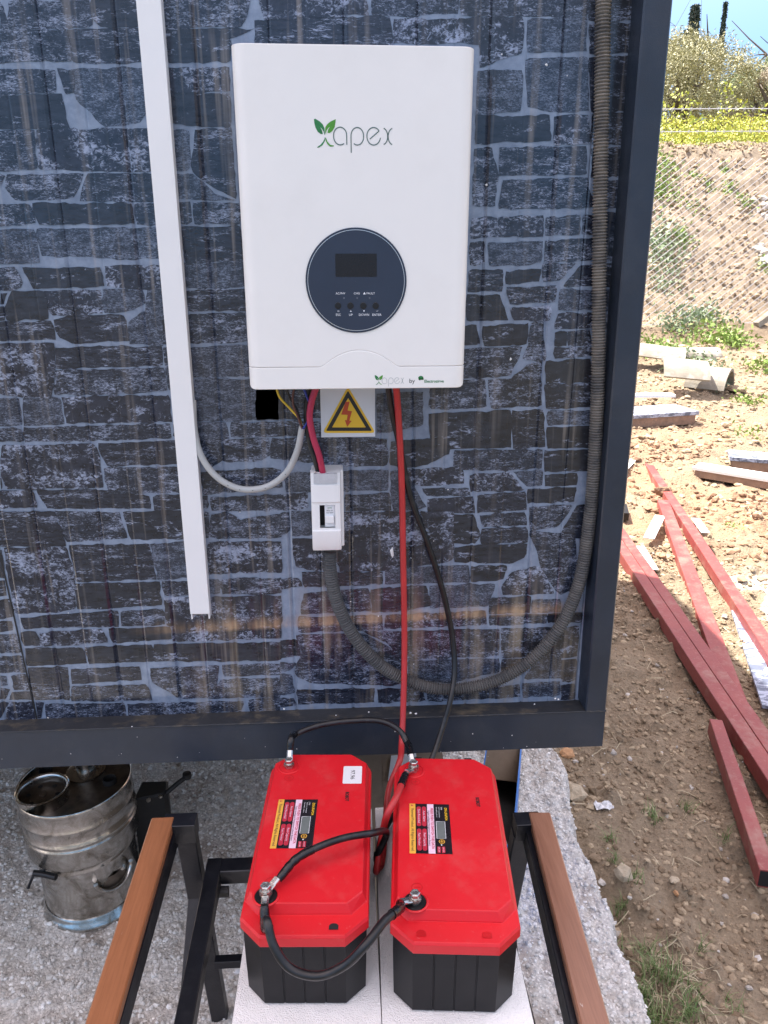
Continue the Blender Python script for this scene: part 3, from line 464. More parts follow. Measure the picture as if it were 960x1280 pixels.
# gravel standing proud of the slab
n_=32000; gx=rng.uniform(-1.15,.70,n_); gy=rng.uniform(.72,2.35,n_); k=gx<slab_edge(gy)-.006; gx,gy=gx[k],gy[k]
R=.0016+.0056*rng.random(len(gx))**2.2; o=pebbles('gravel',np.stack([gx,gy,slab_h(gx,gy)+R*.05],-1),R,M['gravel'],rng.random(len(gx)),.7); props(o,'small grey gravel set in the rough concrete slab','gravel',kind='stuff')
def scatter(name,n,xr,yr,r0,r1,p,mat,label,cat,emb=.15,fz=.65,cond=None):
    x=rng.uniform(*xr,n); y=rng.uniform(*yr,n); k=(x>slab_edge(np.clip(y,.3,6))+.01)|(y>6)
    dens=fbm(x,y,1.7,3)>-.12+0*x; k&=dens|(rng.random(n)<.4)
    if cond is not None: k&=cond(x,y)
    x,y=x[k],y[k]; R=r0+(r1-r0)*rng.random(len(x))**p
    o=pebbles(name,np.stack([x,y,ground_h(x,y)+R*emb],-1),R,mat,rng.random(len(x)),fz); return props(o,label,cat,kind='stuff')
scatter('soil_clods',42000,(.6,2.3),(.75,4.2),.0016,.014,5.5,M['clod'],'crumbly brown soil clods beside the concrete slab edge','soil clods')
scatter('soil_lumps',20000,(1.2,5.5),(3.6,11),.005,.034,4.5,M['clod'],'tan soil lumps scattered over the sunlit yard','soil lumps')
scatter('red_soil_lumps',4200,(1.7,3.6),(3.9,6.2),.006,.034,3.6,M['redclod'],'reddish dug-up earth lumps around the steel beams','soil lumps',cond=lambda x,y:fbm(x,y,1.1,3)>-.06)
scatter('bank_lumps',6500,(3,9.5),(11.2,15.2),.010,.055,4,M['clod'],'pale earth lumps on the face of the earth bank','soil lumps',emb=.1,fz=.95)
scatter('loose_pebbles',800,(.7,2.4),(.8,4.2),.003,.012,3.5,M['stones'],'pale pebbles strewn over the shaded soil','pebbles',emb=.35)
scatter('white_rubble',260,(6.2,8.6),(12.2,13.6),.03,.13,2,M['stones'],'white rubble heap at the foot of the earth bank','rubble',emb=.3,cond=lambda x,y:(x-.25*y>3.6))
# distinct stones beside the slab
ST=[(708,945,.024,'pale orange stone at the slab corner below the steel rail',2),(719,996,.038,'big tan stone touching the slab edge',1.5),(741,990,.020,'brown rounded stone right of the big tan slab-edge stone',.3),(778,1096,.027,'tan lump of stone beside the armrest side of the slab',1.5),(744,1075,.016,'small brown clod lying close to the slab edge',.3),(806,1135,.015,'dark brown clod left of the round white pebble',.2),(843,1102,.015,'round tan stone below the whitish crumpled bit',1.5),(884,1243,.030,'reddish brown rock at the lower right corner',.2),(875,1222,.012,'small brown stone above the reddish brown rock',.3),(936,1236,.010,'white pebble near the lower right corner',1),(845,1118,.010,'flat pale orange chip on the brown soil',2),(772,1170,.012,'white round pebble against the slab edge',1)]
for q,(px,py,r,lab,t) in enumerate(ST):
    c=hit(px,py,1.2,3.5); o=pebbles('stone',np.array([[c[0],c[1],c[2]+r*.35]]),[r],{0:M['clod'],1:M['tanstone'],2:M['orangestone']}[int(t)] if t!=1 else M['stones'],[t%1],.7); o.data=o.data
    me=o.data; me.polygons.foreach_set('use_smooth',[False]*len(me.polygons)); props(o,lab,'stone')
    m=o.modifiers.new('s','SUBSURF'); m.subdivision_type='SIMPLE'; m.levels=2; m.render_levels=2
    tx=bpy.data.textures.new('stone_relief','CLOUDS'); tx.noise_scale=r*.8; d=o.modifiers.new('d','DISPLACE'); d.texture=tx; d.strength=r*.4; d.texture_coords='GLOBAL'
# crumpled foil on soil
c=hit(754,1011,1.2,3.5)
V=[];n_=9
for a in range(n_):
    for b in range(n_): V.append((c[0]+(a/8-.5)*.055,c[1]+(b/8-.5)*.035,c[2]+.006+random.random()*.014))
o=mk('crumpled_foil',V,[(a*n_+b,(a+1)*n_+b,(a+1)*n_+b+1,a*n_+b+1) for a in range(8) for b in range(8)],M['paper']); props(o,'crumpled pale grey plastic scrap on the soil right of the slab','plastic scrap')

# ================================================================ CONTAINER
YP=1.300
cont=thing('site_container',(-1.2,1.3,-.913),'dark steel framed cabin wall printed with a slate stonework pattern','cabin')
def prof(x):
    """depth of the ribbed sheet at x (positive = towards camera)"""
    a=((x+.42)%.11); d=min(a,.11-a); b=abs(a-.055)
    y=0.0
    if d<.0042: y=-.0030*(1-d/.0042)
    elif b<.0026: y=-.0011*(1-b/.0026)
    return y
XL,XR,ZB,ZT=-2.86,.478,-.845,1.36
br=[]
k=math.floor((XL+.42)/.11)
while -.42+k*.11<XR+.1:
    g0=-.42+k*.11; br+=[g0-.0042,g0,g0+.0042,g0+.055-.0026,g0+.055,g0+.055+.0026]; k+=1
br=[b for b in br if XL<b<XR]; xs=[XL]+br+[XR]
SEAM=lambda z:-.582+(z+.843)*(-.047)
V=[];F=[]
for x in xs: V+=[(x,YP-prof(x),ZB),(x,YP-prof(x),ZT)]
F=[(2*i,2*i+2,2*i+3,2*i+1) for i in range(len(xs)-1)]
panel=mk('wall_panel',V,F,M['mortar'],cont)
def clip(poly,x,keep_right):
    out=[]; n=len(poly)
    for i in range(n):
        a,b=poly[i],poly[(i+1)%n]; ia=(a[0]>=x) if keep_right else (a[0]<=x); ib=(b[0]>=x) if keep_right else (b[0]<=x)
        if ia: out.append(a)
        if ia!=ib: t=(x-a[0])/(b[0]-a[0]); out.append((x,a[1]+t*(b[1]-a[1])))
    return out
def rough_poly(p,jit=.0011,step=.007):
    out=[]; n=len(p); c=np.mean(p,axis=0)
    for i in range(n):
        a,b=np.array(p[i]),np.array(p[(i+1)%n]); L=np.linalg.norm(b-a); m=max(1,int(L/step)); 
        if L<1e-5: continue
        nn=np.array((-(b-a)[1],(b-a)[0]))/L
        for j in range(m):
            q=a+(b-a)*j/m
            if j==0: q=q+(c-q)/max(np.linalg.norm(c-q),1e-6)*.0012
            out.append(tuple(q+nn*(vnoise(q[0]*70+5,q[1]*70)*2.2*jit*1.6+rng.normal(0,jit*.42))))
    return out
def stone_mesh(p,V,F,lift=.0003):
    x0,x1=min(q[0] for q in p),max(q[0] for q in p); cuts=[x0]+[b for b in br if x0<b<x1]+[x1]
    for a,b in zip(cuts,cuts[1:]):
        q=clip(clip(p,a,True),b,False)
        if len(q)<3: continue
        k=len(V); V+=[(u,YP-prof(u)-lift,v) for u,v in q]; F.append(tuple(range(k,k+len(q))))
for si,s in enumerate(STONES):
    p=[(s[i]/1000,s[i+1]/1000) for i in range(0,len(s),2)]
    p=[(min(max(x,-.70),.468),max(z,-.843)) for x,z in p]
    c_=np.mean(p,axis=0); p=[(x+math.copysign(min(.0029,abs(x-c_[0])*.2),x-c_[0]),z+math.copysign(.0022,z-c_[1])) for x,z in p]
    V=[];F=[]; stone_mesh(rough_poly(p),V,F,.0003+((si*7)%31)*.00003)
    if not F: continue
    ar=(max(x for x,z in p)-min(x for x,z in p))*(max(z for x,z in p)-min(z for x,z in p))
    cx=np.mean([x for x,z in p])
    rr=random.random(); k=0 if rr<.30 else 1 if rr<.52 else 2 if rr<.72 else 3 if rr<.88 else 4
    if ar>.011: k=random.choice([0,4,4])
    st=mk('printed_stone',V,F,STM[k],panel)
# the print goes on outside the photograph: rows of the same stones
V=[[] for _ in STM];F=[[] for _ in STM]
def rows(x0,x1,z0,z1):
    z=z0
    while z<z1-.01:
        h=min(random.uniform(.03,.06),z1-z); x=x0
        while x<x1-.01:
            wd=min(random.uniform(.05,.16),x1-x); j=lambda:random.uniform(-.003,.003)
            p=[(x+.002+j()*.4,z+.002),(x+wd-.002,z+.002+j()*.5),(x+wd-.002+j(),z+h-.002),(x+.003,z+h-.002+j()*.5)]; k=random.randrange(5)
            stone_mesh(rough_poly(p),V[k],F[k]); x+=wd
        z+=h
rows(XL,-.662,ZB+.004,ZT); rows(-.66,.466,.350,ZT)
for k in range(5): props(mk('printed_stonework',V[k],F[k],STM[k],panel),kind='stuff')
# joint between two sheets, a narrow dark step
V=[(SEAM(z)+dx,YP-.0012,z) for z in (ZB,ZT) for dx in (-.0016,.0012)]
mk('sheet_joint',V,[(0,1,3,2)],M['shadow_hole'],panel)
# frame: post, rails
def post():
    xb0,xb1,xt0,xt1=.464,.504,.449,.4915; zb,zm,zt=-.834,.343,1.50
    f=lambda z,a,b:a+(b-a)*(z-zb)/(zm-zb)
    b=.0025; V=[]
    for z in (zb,zt):
        l=f(z,xb0,xt0); r=f(z,xb1,xt1); V+=[(l,1.318,z),(l,1.25+b,z),(l+b,1.25,z),(r-b,1.25,z),(r,1.25+b,z),(r,1.318,z)]
    return V,[(i,(i+1)%6,6+(i+1)%6,6+i) for i in range(6)]+[(5,4,3,2,1,0),(6,7,8,9,10,11)]
mk('corner_post',*post(),M['navy'],cont)
m=MB(); m.add([(-2.9,1.25,-.913),(.504,1.25,-.913),(.504,1.2525,-.834),(-2.9,1.2525,-.836),(-2.9,1.33,-.913),(.504,1.33,-.913)],[(0,1,2,3),(0,4,5,1)])
m.add([(.504,1.25,-.913),(.504,1.33,-.913),(.504,1.33,-.834),(.504,1.2525,-.834)],[(0,1,2,3)]); m.mk('bottom_rail',M['navy'],cont)
mk('rail_ledge',[(-2.9,1.2525,-.8358),(.504,1.2525,-.8342),(.504,1.33,-.843),(-2.9,1.33,-.845)],[(0,1,2,3)],M['ledge'],cont)
tube('weld_bead',[(-2.9,1.2515,-.8352),(-1,1.2515,-.8350),(.30,1.2512,-.8342),(.4638,1.2512,-.8338)],.0016,M['ledge'],cont,6,.02,raw=True)
tube('weld_bead',[(.465+.0049*i,1.2505+.0006*math.sin(i*2.3),-.8336+.0008*math.sin(i*1.7)) for i in range(9)],.0017,M['ledge'],cont,6,raw=True)
m=MB(); m.box((-2.9,1.25,-.834),(-2.85,1.318,1.42)); m.mk('corner_post',M['navy'],cont)
m=MB(); m.box((-2.9,1.25,1.42),(.45,1.32,1.50)); m.mk('top_rail',M['navy'],cont)
m=MB(); m.box((-2.93,1.22,1.502),(.504,4.50,1.54)); m.mk('roof',M['roof'],cont)
m=MB(); m.box((.43,1.3185,-.84),(.484,4.47,1.50)); m.mk('side_wall',M['wallside'],cont)
m=MB(); m.box((-2.9,1.3185,-.84),(-2.84,4.47,1.50)); m.mk('side_wall',M['wallside'],cont)
m=MB(); m.box((-2.9,4.44,-.84),(.484,4.50,1.50)); m.mk('rear_wall',M['wallside'],cont)
m=MB(); m.box((-2.89,1.331,-.90),(.49,4.5,-.846)); m.mk('floor_pan',M['mdf'],cont)
for x in (-2.6,-1.2,.1):
    for y in (2.7,4.2): m=MB(); m.box((x-.12,y-.12,-1.62),(x+.12,y+.12,-.901),.004); props(m.mk('concrete_pier',M['aac']),'pale concrete pier %s under the cabin, %s row'%({-2.6:'at the far left',-1.2:'in the middle',.1:'nearest the post side'}[x],'front' if y<3 else 'rear'),'pier','piers under the cabin')
# blobs and specks of paint and sealant
V=[];F=[]
def blob(x,z,r,y=YP-.0005,sq=1.0):
    k=len(V); n=9; V.append((x,y-r*.5,z))
    for a in range(n): q=2*math.pi*a/n; rr=r*random.uniform(.7,1.25); V.append((x+rr*math.cos(q),y,z+rr*sq*math.sin(q)))
    for a in range(n): F.append((k,k+1+a,k+1+(a+1)%n))
for px,py,r,sq in [(490,690,.0042,2.6),(627,68,.0016,1),(683,81,.0020,1),(608,231,.0017,1),(794,76,.0014,1),(766,294,.0014,1),(638,449,.0022,1.2),(542,676,.0016,1),(438,752,.0014,1),(473,770,.0015,1),(517,830,.0012,1),(236,30,.001,3),(300,640,.001,1),(560,612,.0012,1)]:
    p=onY(px,py,YP); blob(p[0],p[2],r,sq=sq)
for px,py,r in [(494,914,.0018),(520,892,.0022),(461,890,.0016),(694,873,.0018),(698,874,.0018),(668,880,.0013),(165,908,.0012),(640,919,.0012),(355,886,.002),(513,891,.0026),(420,894,.0013),(60,897,.0013)]:
    p=onY(px,py,1.25); blob(p[0],p[2],r,1.2495)
for _ in range(26): p=onY(random.uniform(0,700),random.uniform(908,950),1.25); blob(p[0],p[2],random.uniform(.0004,.0010),1.2495)
for _ in range(40): p=onY(random.uniform(0,720),random.uniform(20,870),YP); blob(p[0],p[2],random.uniform(.0004,.0009))
props(mk('paint_specks',V,F,M['white_plastic'],cont),kind='stuff')
# ================================================================ INVERTER
IX,IW,IZT,IZB,IY=.0315,.328,.2635,-.1955,1.170
inv=thing('solar_inverter',(IX,1.299,IZB),'large white wall-mounted inverter with a dark blue round display and a green leaf emblem','inverter')
def arcz(x):
    t=(x-.0345)/.058; z=-.1625
    if abs(t)<1: z+=.0245*(1-abs(t)**2.1)**1.15
    return z
def shell(name,zt,zb,mat,yf=IY,grow=0,yb=1.286,par=inv,R=.017,sub=True):
    w=IW/2+grow; P=[(-w,yb)]
    for k in range(9): a=math.pi+ (math.pi/2)*k/8; P.append((-w+R+R*math.cos(a),yf+R+R*math.sin(a)))
    for k in range(1,60): P.append((-w+R+(2*w-2*R)*k/60,yf))
    for k in range(9): a=-math.pi/2+(math.pi/2)*k/8; P.append((w-R+R*math.cos(a),yf+R+R*math.sin(a)))
    P.append((w,yb)); n=len(P); V=[];F=[]; b=.0009; c=(0,yb)
    def ins(p,d): 
        return (p[0]-math.copysign(min(d,abs(p[0])),p[0]) if abs(abs(p[0])-w)<R else p[0], p[1]+d*(1 if p[1]<yb-.001 else 0))
    for k in range(4):
        for p in P:
            x=p[0]+IX; t,bo=zt(x),zb(x); z=(bo,bo+b,t-b,t)[k]; q=ins(p,b*.8) if k in(0,3) else p; V.append((q[0]+IX,q[1],z))
    for k in range(3):
        for i in range(n-1): F.append((k*n+i,k*n+i+1,(k+1)*n+i+1,(k+1)*n+i))
    for k,fl in ((0,1),(3,0)):
        m=n//2
        for i in range(m): 
            f=(k*n+i,k*n+i+1,k*n+n-2-i,k*n+n-1-i)
            if len(set(f))>2: f=tuple(dict.fromkeys(f)); F.append(f[::-1] if fl==0 else f)
    return mk(name,V,F,mat,par,smooth=True,auto=35)
def bot(x):
    e=min(x-(IX-IW/2),IX+IW/2-x); r=.007
    return IZB+(r-math.sqrt(max(0,r*r-(r-e)**2)) if e<r else 0)
shell('front_cover',lambda x:IZT,lambda x:arcz(x)+.00025,M['white_coat'])
shell('lower_cover',lambda x:arcz(x)-.00025,bot,M['white_coat'])
m=MB(); m.box((IX-.158,1.182,-.190),(IX+.158,1.284,.25)); m.mk('chassis',M['shadow_hole'],inv)
m=MB(); m.box((IX-.135,1.184,IZT-.0005),(IX+.140,1.28,IZT+.0022)); m.mk('top_plate',M['white_coat'],inv)
m=MB(); m.box((IX-.150,1.286,-.17),(IX+.150,1.2985,.245)); m.mk('mounting_plate',M['steel'],inv)
m=MB(); m.box((IX-.165,1.2862,-.185),(IX+.160,1.292,.255)); m.mk('rear_flange',plain('grey_rear_flange',(.20,.20,.21),.5),inv)
# display
DX,DZ,DR=.031,-.0385,.0735; FX,FZ=(1,0,0),(0,0,1)
disc=MB().lathe([(DR,IY-.0001),(DR,IY-.0012),(DR-.0006,IY-.0016),(0.0001,IY-.0016)],(DX,0,DZ),72,'y',cap=False); 
disc=mk('display_panel',disc.V,disc.F,M['disc'],inv)
YD=IY-.0016
ring=[]; 
for k in range(96):
    a,b=2*math.pi*k/96,2*math.pi*(k+1)/96; r0,r1=DR-.0036,DR-.0028
    ring.append([(r0*math.cos(a),r0*math.sin(a)),(r0*math.cos(b),r0*math.sin(b)),(r1*math.cos(b),r1*math.sin(b)),(r1*math.cos(a),r1*math.sin(a))])
flat('silver_ring',ring,(DX,YD,DZ),FX,FZ,M['silver'],disc)
def D(px,py): p=onY(px,py,YD); return (p[0],p[2])
a,b=D(419,317),D(471,346); m=MB(); m.box((a[0],YD-.0003,b[1]),(b[0],YD,a[1])); m.mk('screen',M['lcd'],disc)
for px in (422.5,438,454.2,469.5):
    c=D(px,382); m=MB().lathe([(.0047,YD-.0001),(.0047,YD-.0010),(.0040,YD-.0013),(.0001,YD-.0013)],(c[0],0,c[1]),20,'y',cap=False); m.mk('button',M['black'],disc)
for px in (430,446.5,462): c=D(px,372.5); flat('indicator_lamp',[arc(0,0,.0014,.0014,0,330,10)],(c[0],YD,c[1]),FX,FZ,plain('indicator_lens',(.10,.11,.14),.3),disc)
for px,s,sz in ((425.5,'AC/INV',.0042),(434.5,'▪INV',.001),(446,'CHG',.0042),(462.5,'▲FAULT',.0042)):
    if sz<.002: continue
    c=D(px,366.8)
    s=s.replace('▲',''); text('legend',s,sz,(c[0]+(.001 if s=='FAULT' else 0),YD,c[1]),FX,FZ,M['white_ink'],disc)
c=D(455.5,366.6); flat('warning_mark',[[(-.0019,-.0015),(.0019,-.0015),(0,.0019)]],(c[0],YD,c[1]),FX,FZ,M['white_ink'],disc)
for px,s in ((423,'ESC'),(438.5,'UP'),(455,'DOWN'),(471,'ENTER')):
    c=D(px,393.6); text('legend',s,.0046,(c[0],YD,c[1]),FX,FZ,M['white_ink'],disc)
for px,k in ((423,0),(438.5,1),(455,2),(471,3)):
    c=D(px,388.8); g_=[stroke(arc(0,0,.0011,.0011,-250,60,8),.0004),[[(-.0014,-.001),(.0014,-.001),(0,.0014)]],[[(-.0014,.001),(0,-.0014),(.0014,.001)]],stroke([(.0014,.001),(.0014,-.0002),(-.0012,-.0002)],.0004)][k]
    flat('key_symbol',g_,(c[0],YD,c[1]),FX,FZ,M['white_ink'],disc)
# emblem: leaf X and thin lettering (units of the 960 px zoom of the emblem, 8 px each)
def emblem(par,cx_px,cy_px,scale,ink,Y,name='emblem'):
    O=onY(cx_px,cy_px,Y); k=onY(cx_px+1,cy_px,Y)[0]-O[0]; u=k/8*scale
    T=lambda pts:[((x-500)*u,-(y-245)*u*1.02) for x,y in pts]
    L1=[(105,97),(118,92),(160,115),(190,140),(207,175),(210,232),(205,232),(198,205),(180,178),(165,165),(182,195),(190,228),(168,226),(140,208),(118,170),(108,130)]
    L2=[(320,95),(318,120),(308,165),(285,200),(255,218),(235,215),(245,185),(262,162),(245,172),(228,195),(218,232),(213,200),(216,165),(235,140),(270,115)]
    B1=[(208,255),(215,258),(208,290),(185,325),(150,345),(132,350),(132,342),(165,322),(192,292),(205,270)]
    B2=[(214,258),(222,265),(235,295),(262,322),(298,328),(296,336),(260,338),(232,315),(216,285)]
    flat(name+'_leaf',[T(L1),T(B1)],O,FX,FZ,M['dgreen'],par); flat(name+'_leaf',[T(L2),T(B2)],O,FX,FZ,M['green'],par,off=.0004)
    S=[]; w=9.5 if scale>=1 else 9
    S+=stroke(arc(362,243,66,78,50,-270+360-360,1),1)[:0]
    def st(p): S.extend(stroke([(x,y) for x,y in p],w))
    st(arc(362,243,65,77,0,-300,26)[:1]+[])if 0 else None
    st([(427,320),(427,235)]+arc(362,235,65,70,0,-180,16)+arc(362,250,65,72,180,55,10))          # a
    st([(470,392),(470,240)]+arc(533,240,63,74,-180,0,16)+arc(533,248,63,74,0,125,10))            # p
    st([(658,268),(750,196)]+arc(697,240,68,75,-40,-180,12)+arc(697,245,68,76,180,8,14))          # e
    st(arc(783,243,55,75,-75,75,14)); st(arc(897,243,55,75,-105,-255,14))                         # x
    flat(name+'_letters',[T(p) for p in S],O,FX,FZ,ink,par,off=.0004)
emblem(inv,442.5,170.5,1.0,M['ink_soft'],IY,'emblem')
emblem(inv,487.0,476.0,.375,M['ink_pale'],IY,'small_emblem')
c=onY(515,476.3,IY); text('by_lettering','by',.0095,c,FX,FZ,M['ink'],inv)
c=onY(542.5,476.6,IY); text('maker_lettering','Electrozirve',.0062,c,FX,FZ,M['dgreen'],inv,bold=.00012)
c=onY(526,472.3,IY); flat('tree_mark',[[(x*1.0,y) for x,y in arc(0,0,.0040,.0031,0,345,14)],arc(-.0018,-.002,.0018,.0016,0,330,8),arc(.0028,-.0016,.0017,.0015,0,330,8)],c,FX,FZ,M['dgreen'],inv)
# ================================================================ TRUNKING
trk=thing('cable_trunking',(-.2555,1.2995,-.628),'long white plastic cable trunking running down the printed wall, open at its lower end','cable trunking')
x0,x1=-.2715,-.2385; yb,yf=1.2985,1.276
def tx(x,z): return x+(z+.626)*.0018
V=[];F=[]
def tb(xa,xb,ya,yb_,za,zb): 
    m=MB(); m.box((xa,ya,za),(xb,yb_,zb)); return m
m=MB(); m.box((x0,yf+.0015,-.6285),(x0+.0022,yb,1.34)).box((x1-.0022,yf+.0015,-.6285),(x1,yb,1.34)).box((x0+.0022,yb-.0015,-.6285),(x1-.0022,yb,1.34)); m.mk('channel',M['white_plastic'],trk)
m=MB(); m.box((x0-.0006,yf-.0006,-.617),(x1+.0006,yf+.0012,1.34)).box((x0-.0008,yf+.0012,-.617),(x0-.0001,yf+.006,1.34)).box((x1+.0001,yf+.0012,-.617),(x1+.0008,yf+.006,1.34)); m.mk('cover_strip',M['white_plastic'],trk)
# ================================================================ WARNING SIGN
sg=thing('warning_sign',(.018,1.298,-.300),'square white plate with a yellow electric shock triangle below the inverter','warning sign')
YS=1.2955; m=MB(); m.box((-.0285,YS,-.2995),(.0640,YS+.002,-.186)); m.mk('plate',M['sign'],sg)
def S_(px,py): p=onY(px,py,YS); return np.array((p[0],p[2]))
A,B,C=S_(435,489.5),S_(408.5,538),S_(464,538); G=(A+B+C)/3
def tri(k,r=.003):
    out=[]; P=[G+(q-G)*k for q in (A,B,C)]
    for i in range(3):
        p=P[i]; a=P[i-1]; b=P[(i+1)%3]; da=(a-p)/np.linalg.norm(a-p); db=(b-p)/np.linalg.norm(b-p)
        s=p+da*r*1.5; e=p+db*r*1.5
        for t in (0,.33,.66,1): out.append(tuple((1-t)**2*s+2*t*(1-t)*p+t*t*e))
    return out
O=(0,YS,0)
flat('triangle_border',[tri(1.20,.005)],O,FX,FZ,M['yellow'],sg,.0002); flat('triangle_outline',[tri(1.04,.0018)],O,FX,FZ,M['warn_black'],sg,.0004); flat('triangle_field',[tri(.76,.0008)],O,FX,FZ,M['yellow'],sg,.0006)
bz=[(432,502),(437,502),(434.5,513),(440,514),(436.5,526),(439.5,526),(434,533.5),(431,525),(433.5,526),(434.5,518.5),(426.5,518)]
pts=[tuple(S_(*p)) for p in bz]; flat('lightning_bolt',[[pts[0],pts[1],pts[2],pts[9],pts[10]],[pts[2],pts[3],pts[4],pts[8],pts[9]],[pts[5],pts[6],pts[7]]],O,FX,FZ,M['warn_red'],sg,.0008)
# ================================================================ BREAKER BOX
bk=thing('breaker_box',(-.0215,1.2985,-.492),'small white breaker enclosure with a windowed switch hanging between two cables','breaker box')
bx0,bx1,by=-.0480,.0030,1.240
m=MB(); m.prism([(bx0+.001,1.262),(bx1+.0045,1.262),(bx1+.0045,1.2985),(bx0+.001,1.2985)],-.487,-.349,.002); m.mk('base',M['white_plastic'],bk)
# front housing as a profile along z, with window hole
prf=[(-.3475,.020),(-.349,.0075),(-.368,.0035),(-.3695,.001),(-.3985,.0),(-.4005,.0022),(-.449,.0022),(-.451,0),(-.478,.0012),(-.488,.006),(-.4905,.020)]
wx0,wx1,wz0,wz1=bx0+.0145,bx0+.0405,-.4455,-.4045
xs_=[bx0,bx0+.0012,bx0+.005,wx0,wx1,bx1-.005,bx1-.0012,bx1]; dx_=[.02,.0012,0,0,0,0,.0012,.02]
zs_=sorted(set([z for z,_ in prf]+[wz0,wz1]),reverse=True); pz=sorted(prf); 
f_=lambda z:float(np.interp(z,[a for a,_ in pz],[b for _,b in pz]))
V=[];F=[]
for z in zs_:
    for x,d in zip(xs_,dx_): V.append((x,min(by+.021,by+max(f_(z),0)+d),z))
n=len(xs_)
for j in range(len(zs_)-1):
    for i in range(n-1):
        if i==3 and zs_[j]<=wz1+1e-9 and zs_[j+1]>=wz0-1e-9: continue
        F.append((j*n+i,(j+1)*n+i,(j+1)*n+i+1,j*n+i+1))
mk('housing',V,F,M['white_plastic'],bk,smooth=True,auto=25)
m=MB(); m.box((bx0+.0008,by+.0208,-.4890),(bx1-.0008,by+.0225,-.3490)); m.mk('housing_back',M['white_plastic'],bk)
m=MB(); m.box((wx0,by+.017,wz0),(wx1,by+.0205,wz1)); m.box((wx0-.0006,by+.0025,wz0),(wx0+.0004,by+.018,wz1)); m.mk('window_recess',M['shadow_hole'],bk)
m=MB(); m.box((bx0+.006,by+.0015,-.3665),(bx1-.006,by+.007,-.3492)); m.mk('terminal_lid',plain('translucent_grey_plastic',(.50,.51,.53),.25),bk)
sw=MB().box((wx0+.0085,by+.0045,wz0+.0012),(wx1-.0004,by+.016,wz1-.0004)); sw=sw.mk('breaker_switch',M['sign'],bk)
m=MB(); m.prism([(wx0+.0100,by+.0005),(wx1-.0022,by+.0005),(wx1-.0022,by+.0046),(wx0+.0100,by+.0046)],wz0+.009,wz0+.021,.0008); m.mk('toggle',M['white_plastic'],sw)
for s,z,sz in (('apex',wz1-.0055,.0040),('BDL-63',wz1-.0105,.0034),('C63 500V',wz1-.0145,.0030)): text('lettering',s,sz,((wx0+wx1)/2+.004,by+.0045,z),FX,FZ,M['ink'] if sz<.0038 else M['dgreen'],sw)
m=MB().lathe([(.0021,-.349),(.0021,-.3475),(.0012,-.346),(.0001,-.3458)],(bx0+.008,by+.006,0),12,cap=False); m.mk('screw_cap',M['steel'],bk)
# ================================================================ CABLES ON THE WALL
def W(px,py,Y): return onY(px,py,Y)
pts=[W(412,688,1.272),W(413,715,1.274),W(424,760,1.277),W(448,803,1.278),W(485,838,1.277),W(540,860,1.276),W(600,857,1.276),W(655,832,1.277),W(698,786,1.278),W(722,735,1.279),W(736,660,1.280),W(744,560,1.2805),W(748,450,1.281),W(749,330,1.281),W(751,200,1.281),W(753,80,1.281),W(754.5,0,1.281)]
e=pts[-1]; pts+=[(e[0]+.002,1.281,.7),(e[0]+.001,1.281,1.41)]
C_=spline(pts,.00085)
def conduit(name,C_,mat,r=.0110,pitch=.0047,label=''):
    o=tube(name,C_,r,mat,None,12,raw=True,rf=lambda l,L:r*(1+.13*math.cos(2*math.pi*l/pitch))); return o
def hosemat():
    n=NT('grey_corrugated_conduit'); x,y,z=n.sep(n.pos)
    c=n.mix(n.rng(n.noise(n.pos,18,5,.6),.3,.7),(.045,.048,.052),(.085,.085,.085)); d=n.math('MULTIPLY',n.rng(z,-.75,.05,.25,1),n.rng(n.noise(n.pos,30,6,.65),.32,.6)); d2=n.rng(x,-.02,.16,.15,1)
    c=n.mix(n.math('MULTIPLY',n.math('MULTIPLY',d,d2),.75),c,(.27,.235,.19)); return n.out(c,.6)
hs=conduit('corrugated_conduit',C_,hosemat()); props(hs,'dusty grey corrugated conduit looping from the breaker box up along the corner post','conduit')
# grey sheathed cable with its three cores
p=[W(241,500,1.289),W(243.5,540,1.284),W(252,571,1.280),(W(272,597,1.279)),W(300,611,1.278),W(332,609,1.276),W(357,592,1.270),W(371,565,1.262),W(378,533,1.252)]
sc=thing('sheathed_cable',p[0],'pale grey printed cable curving from the trunking to the inverter with coloured cores','cable')
shz=tube('sheath',p,.0056,M['sheath'],sc,12,.005)
for q,(name,mat,pp) in enumerate([('yellow_core','yellow_wire',[(378,536),(374,524),(362,510),(350,497),(345,484)]),('brown_core','brown_wire',[(378,536),(372,520),(367,508),(366,496),(368,484)]),('blue_core','blue_wire',[(379,536),(386,524),(389,510),(384,497),(379,484)])]):
    tube(name,[W(a,b,1.250-.002*q-.006*i/4) for i,(a,b) in enumerate(pp)],.0019,M[mat],sc,8,.004)
Cs=spline(p,.005)
for k in range(30,len(Cs)-12,2):
    if k%9 in(0,1): continue
    t=Cs[k+1]-Cs[k]; t/=np.linalg.norm(t); nn=np.cross(t,(0,1,0)); nn/=np.linalg.norm(nn)
    o_=Cs[k]+np.array((0,-.0057,0))
    flat('sheath_print',[[(-.0013,-.0007),(-.0007,.0008),(-.0001,-.0006),(.0004,.0009),(.001,-.0008),(.0012,.0003),(.0002,.0001)]],o_,t,nn if nn[2]>0 else -nn,M['ink'],sc,off=.0002) if (k//2)%2 else None
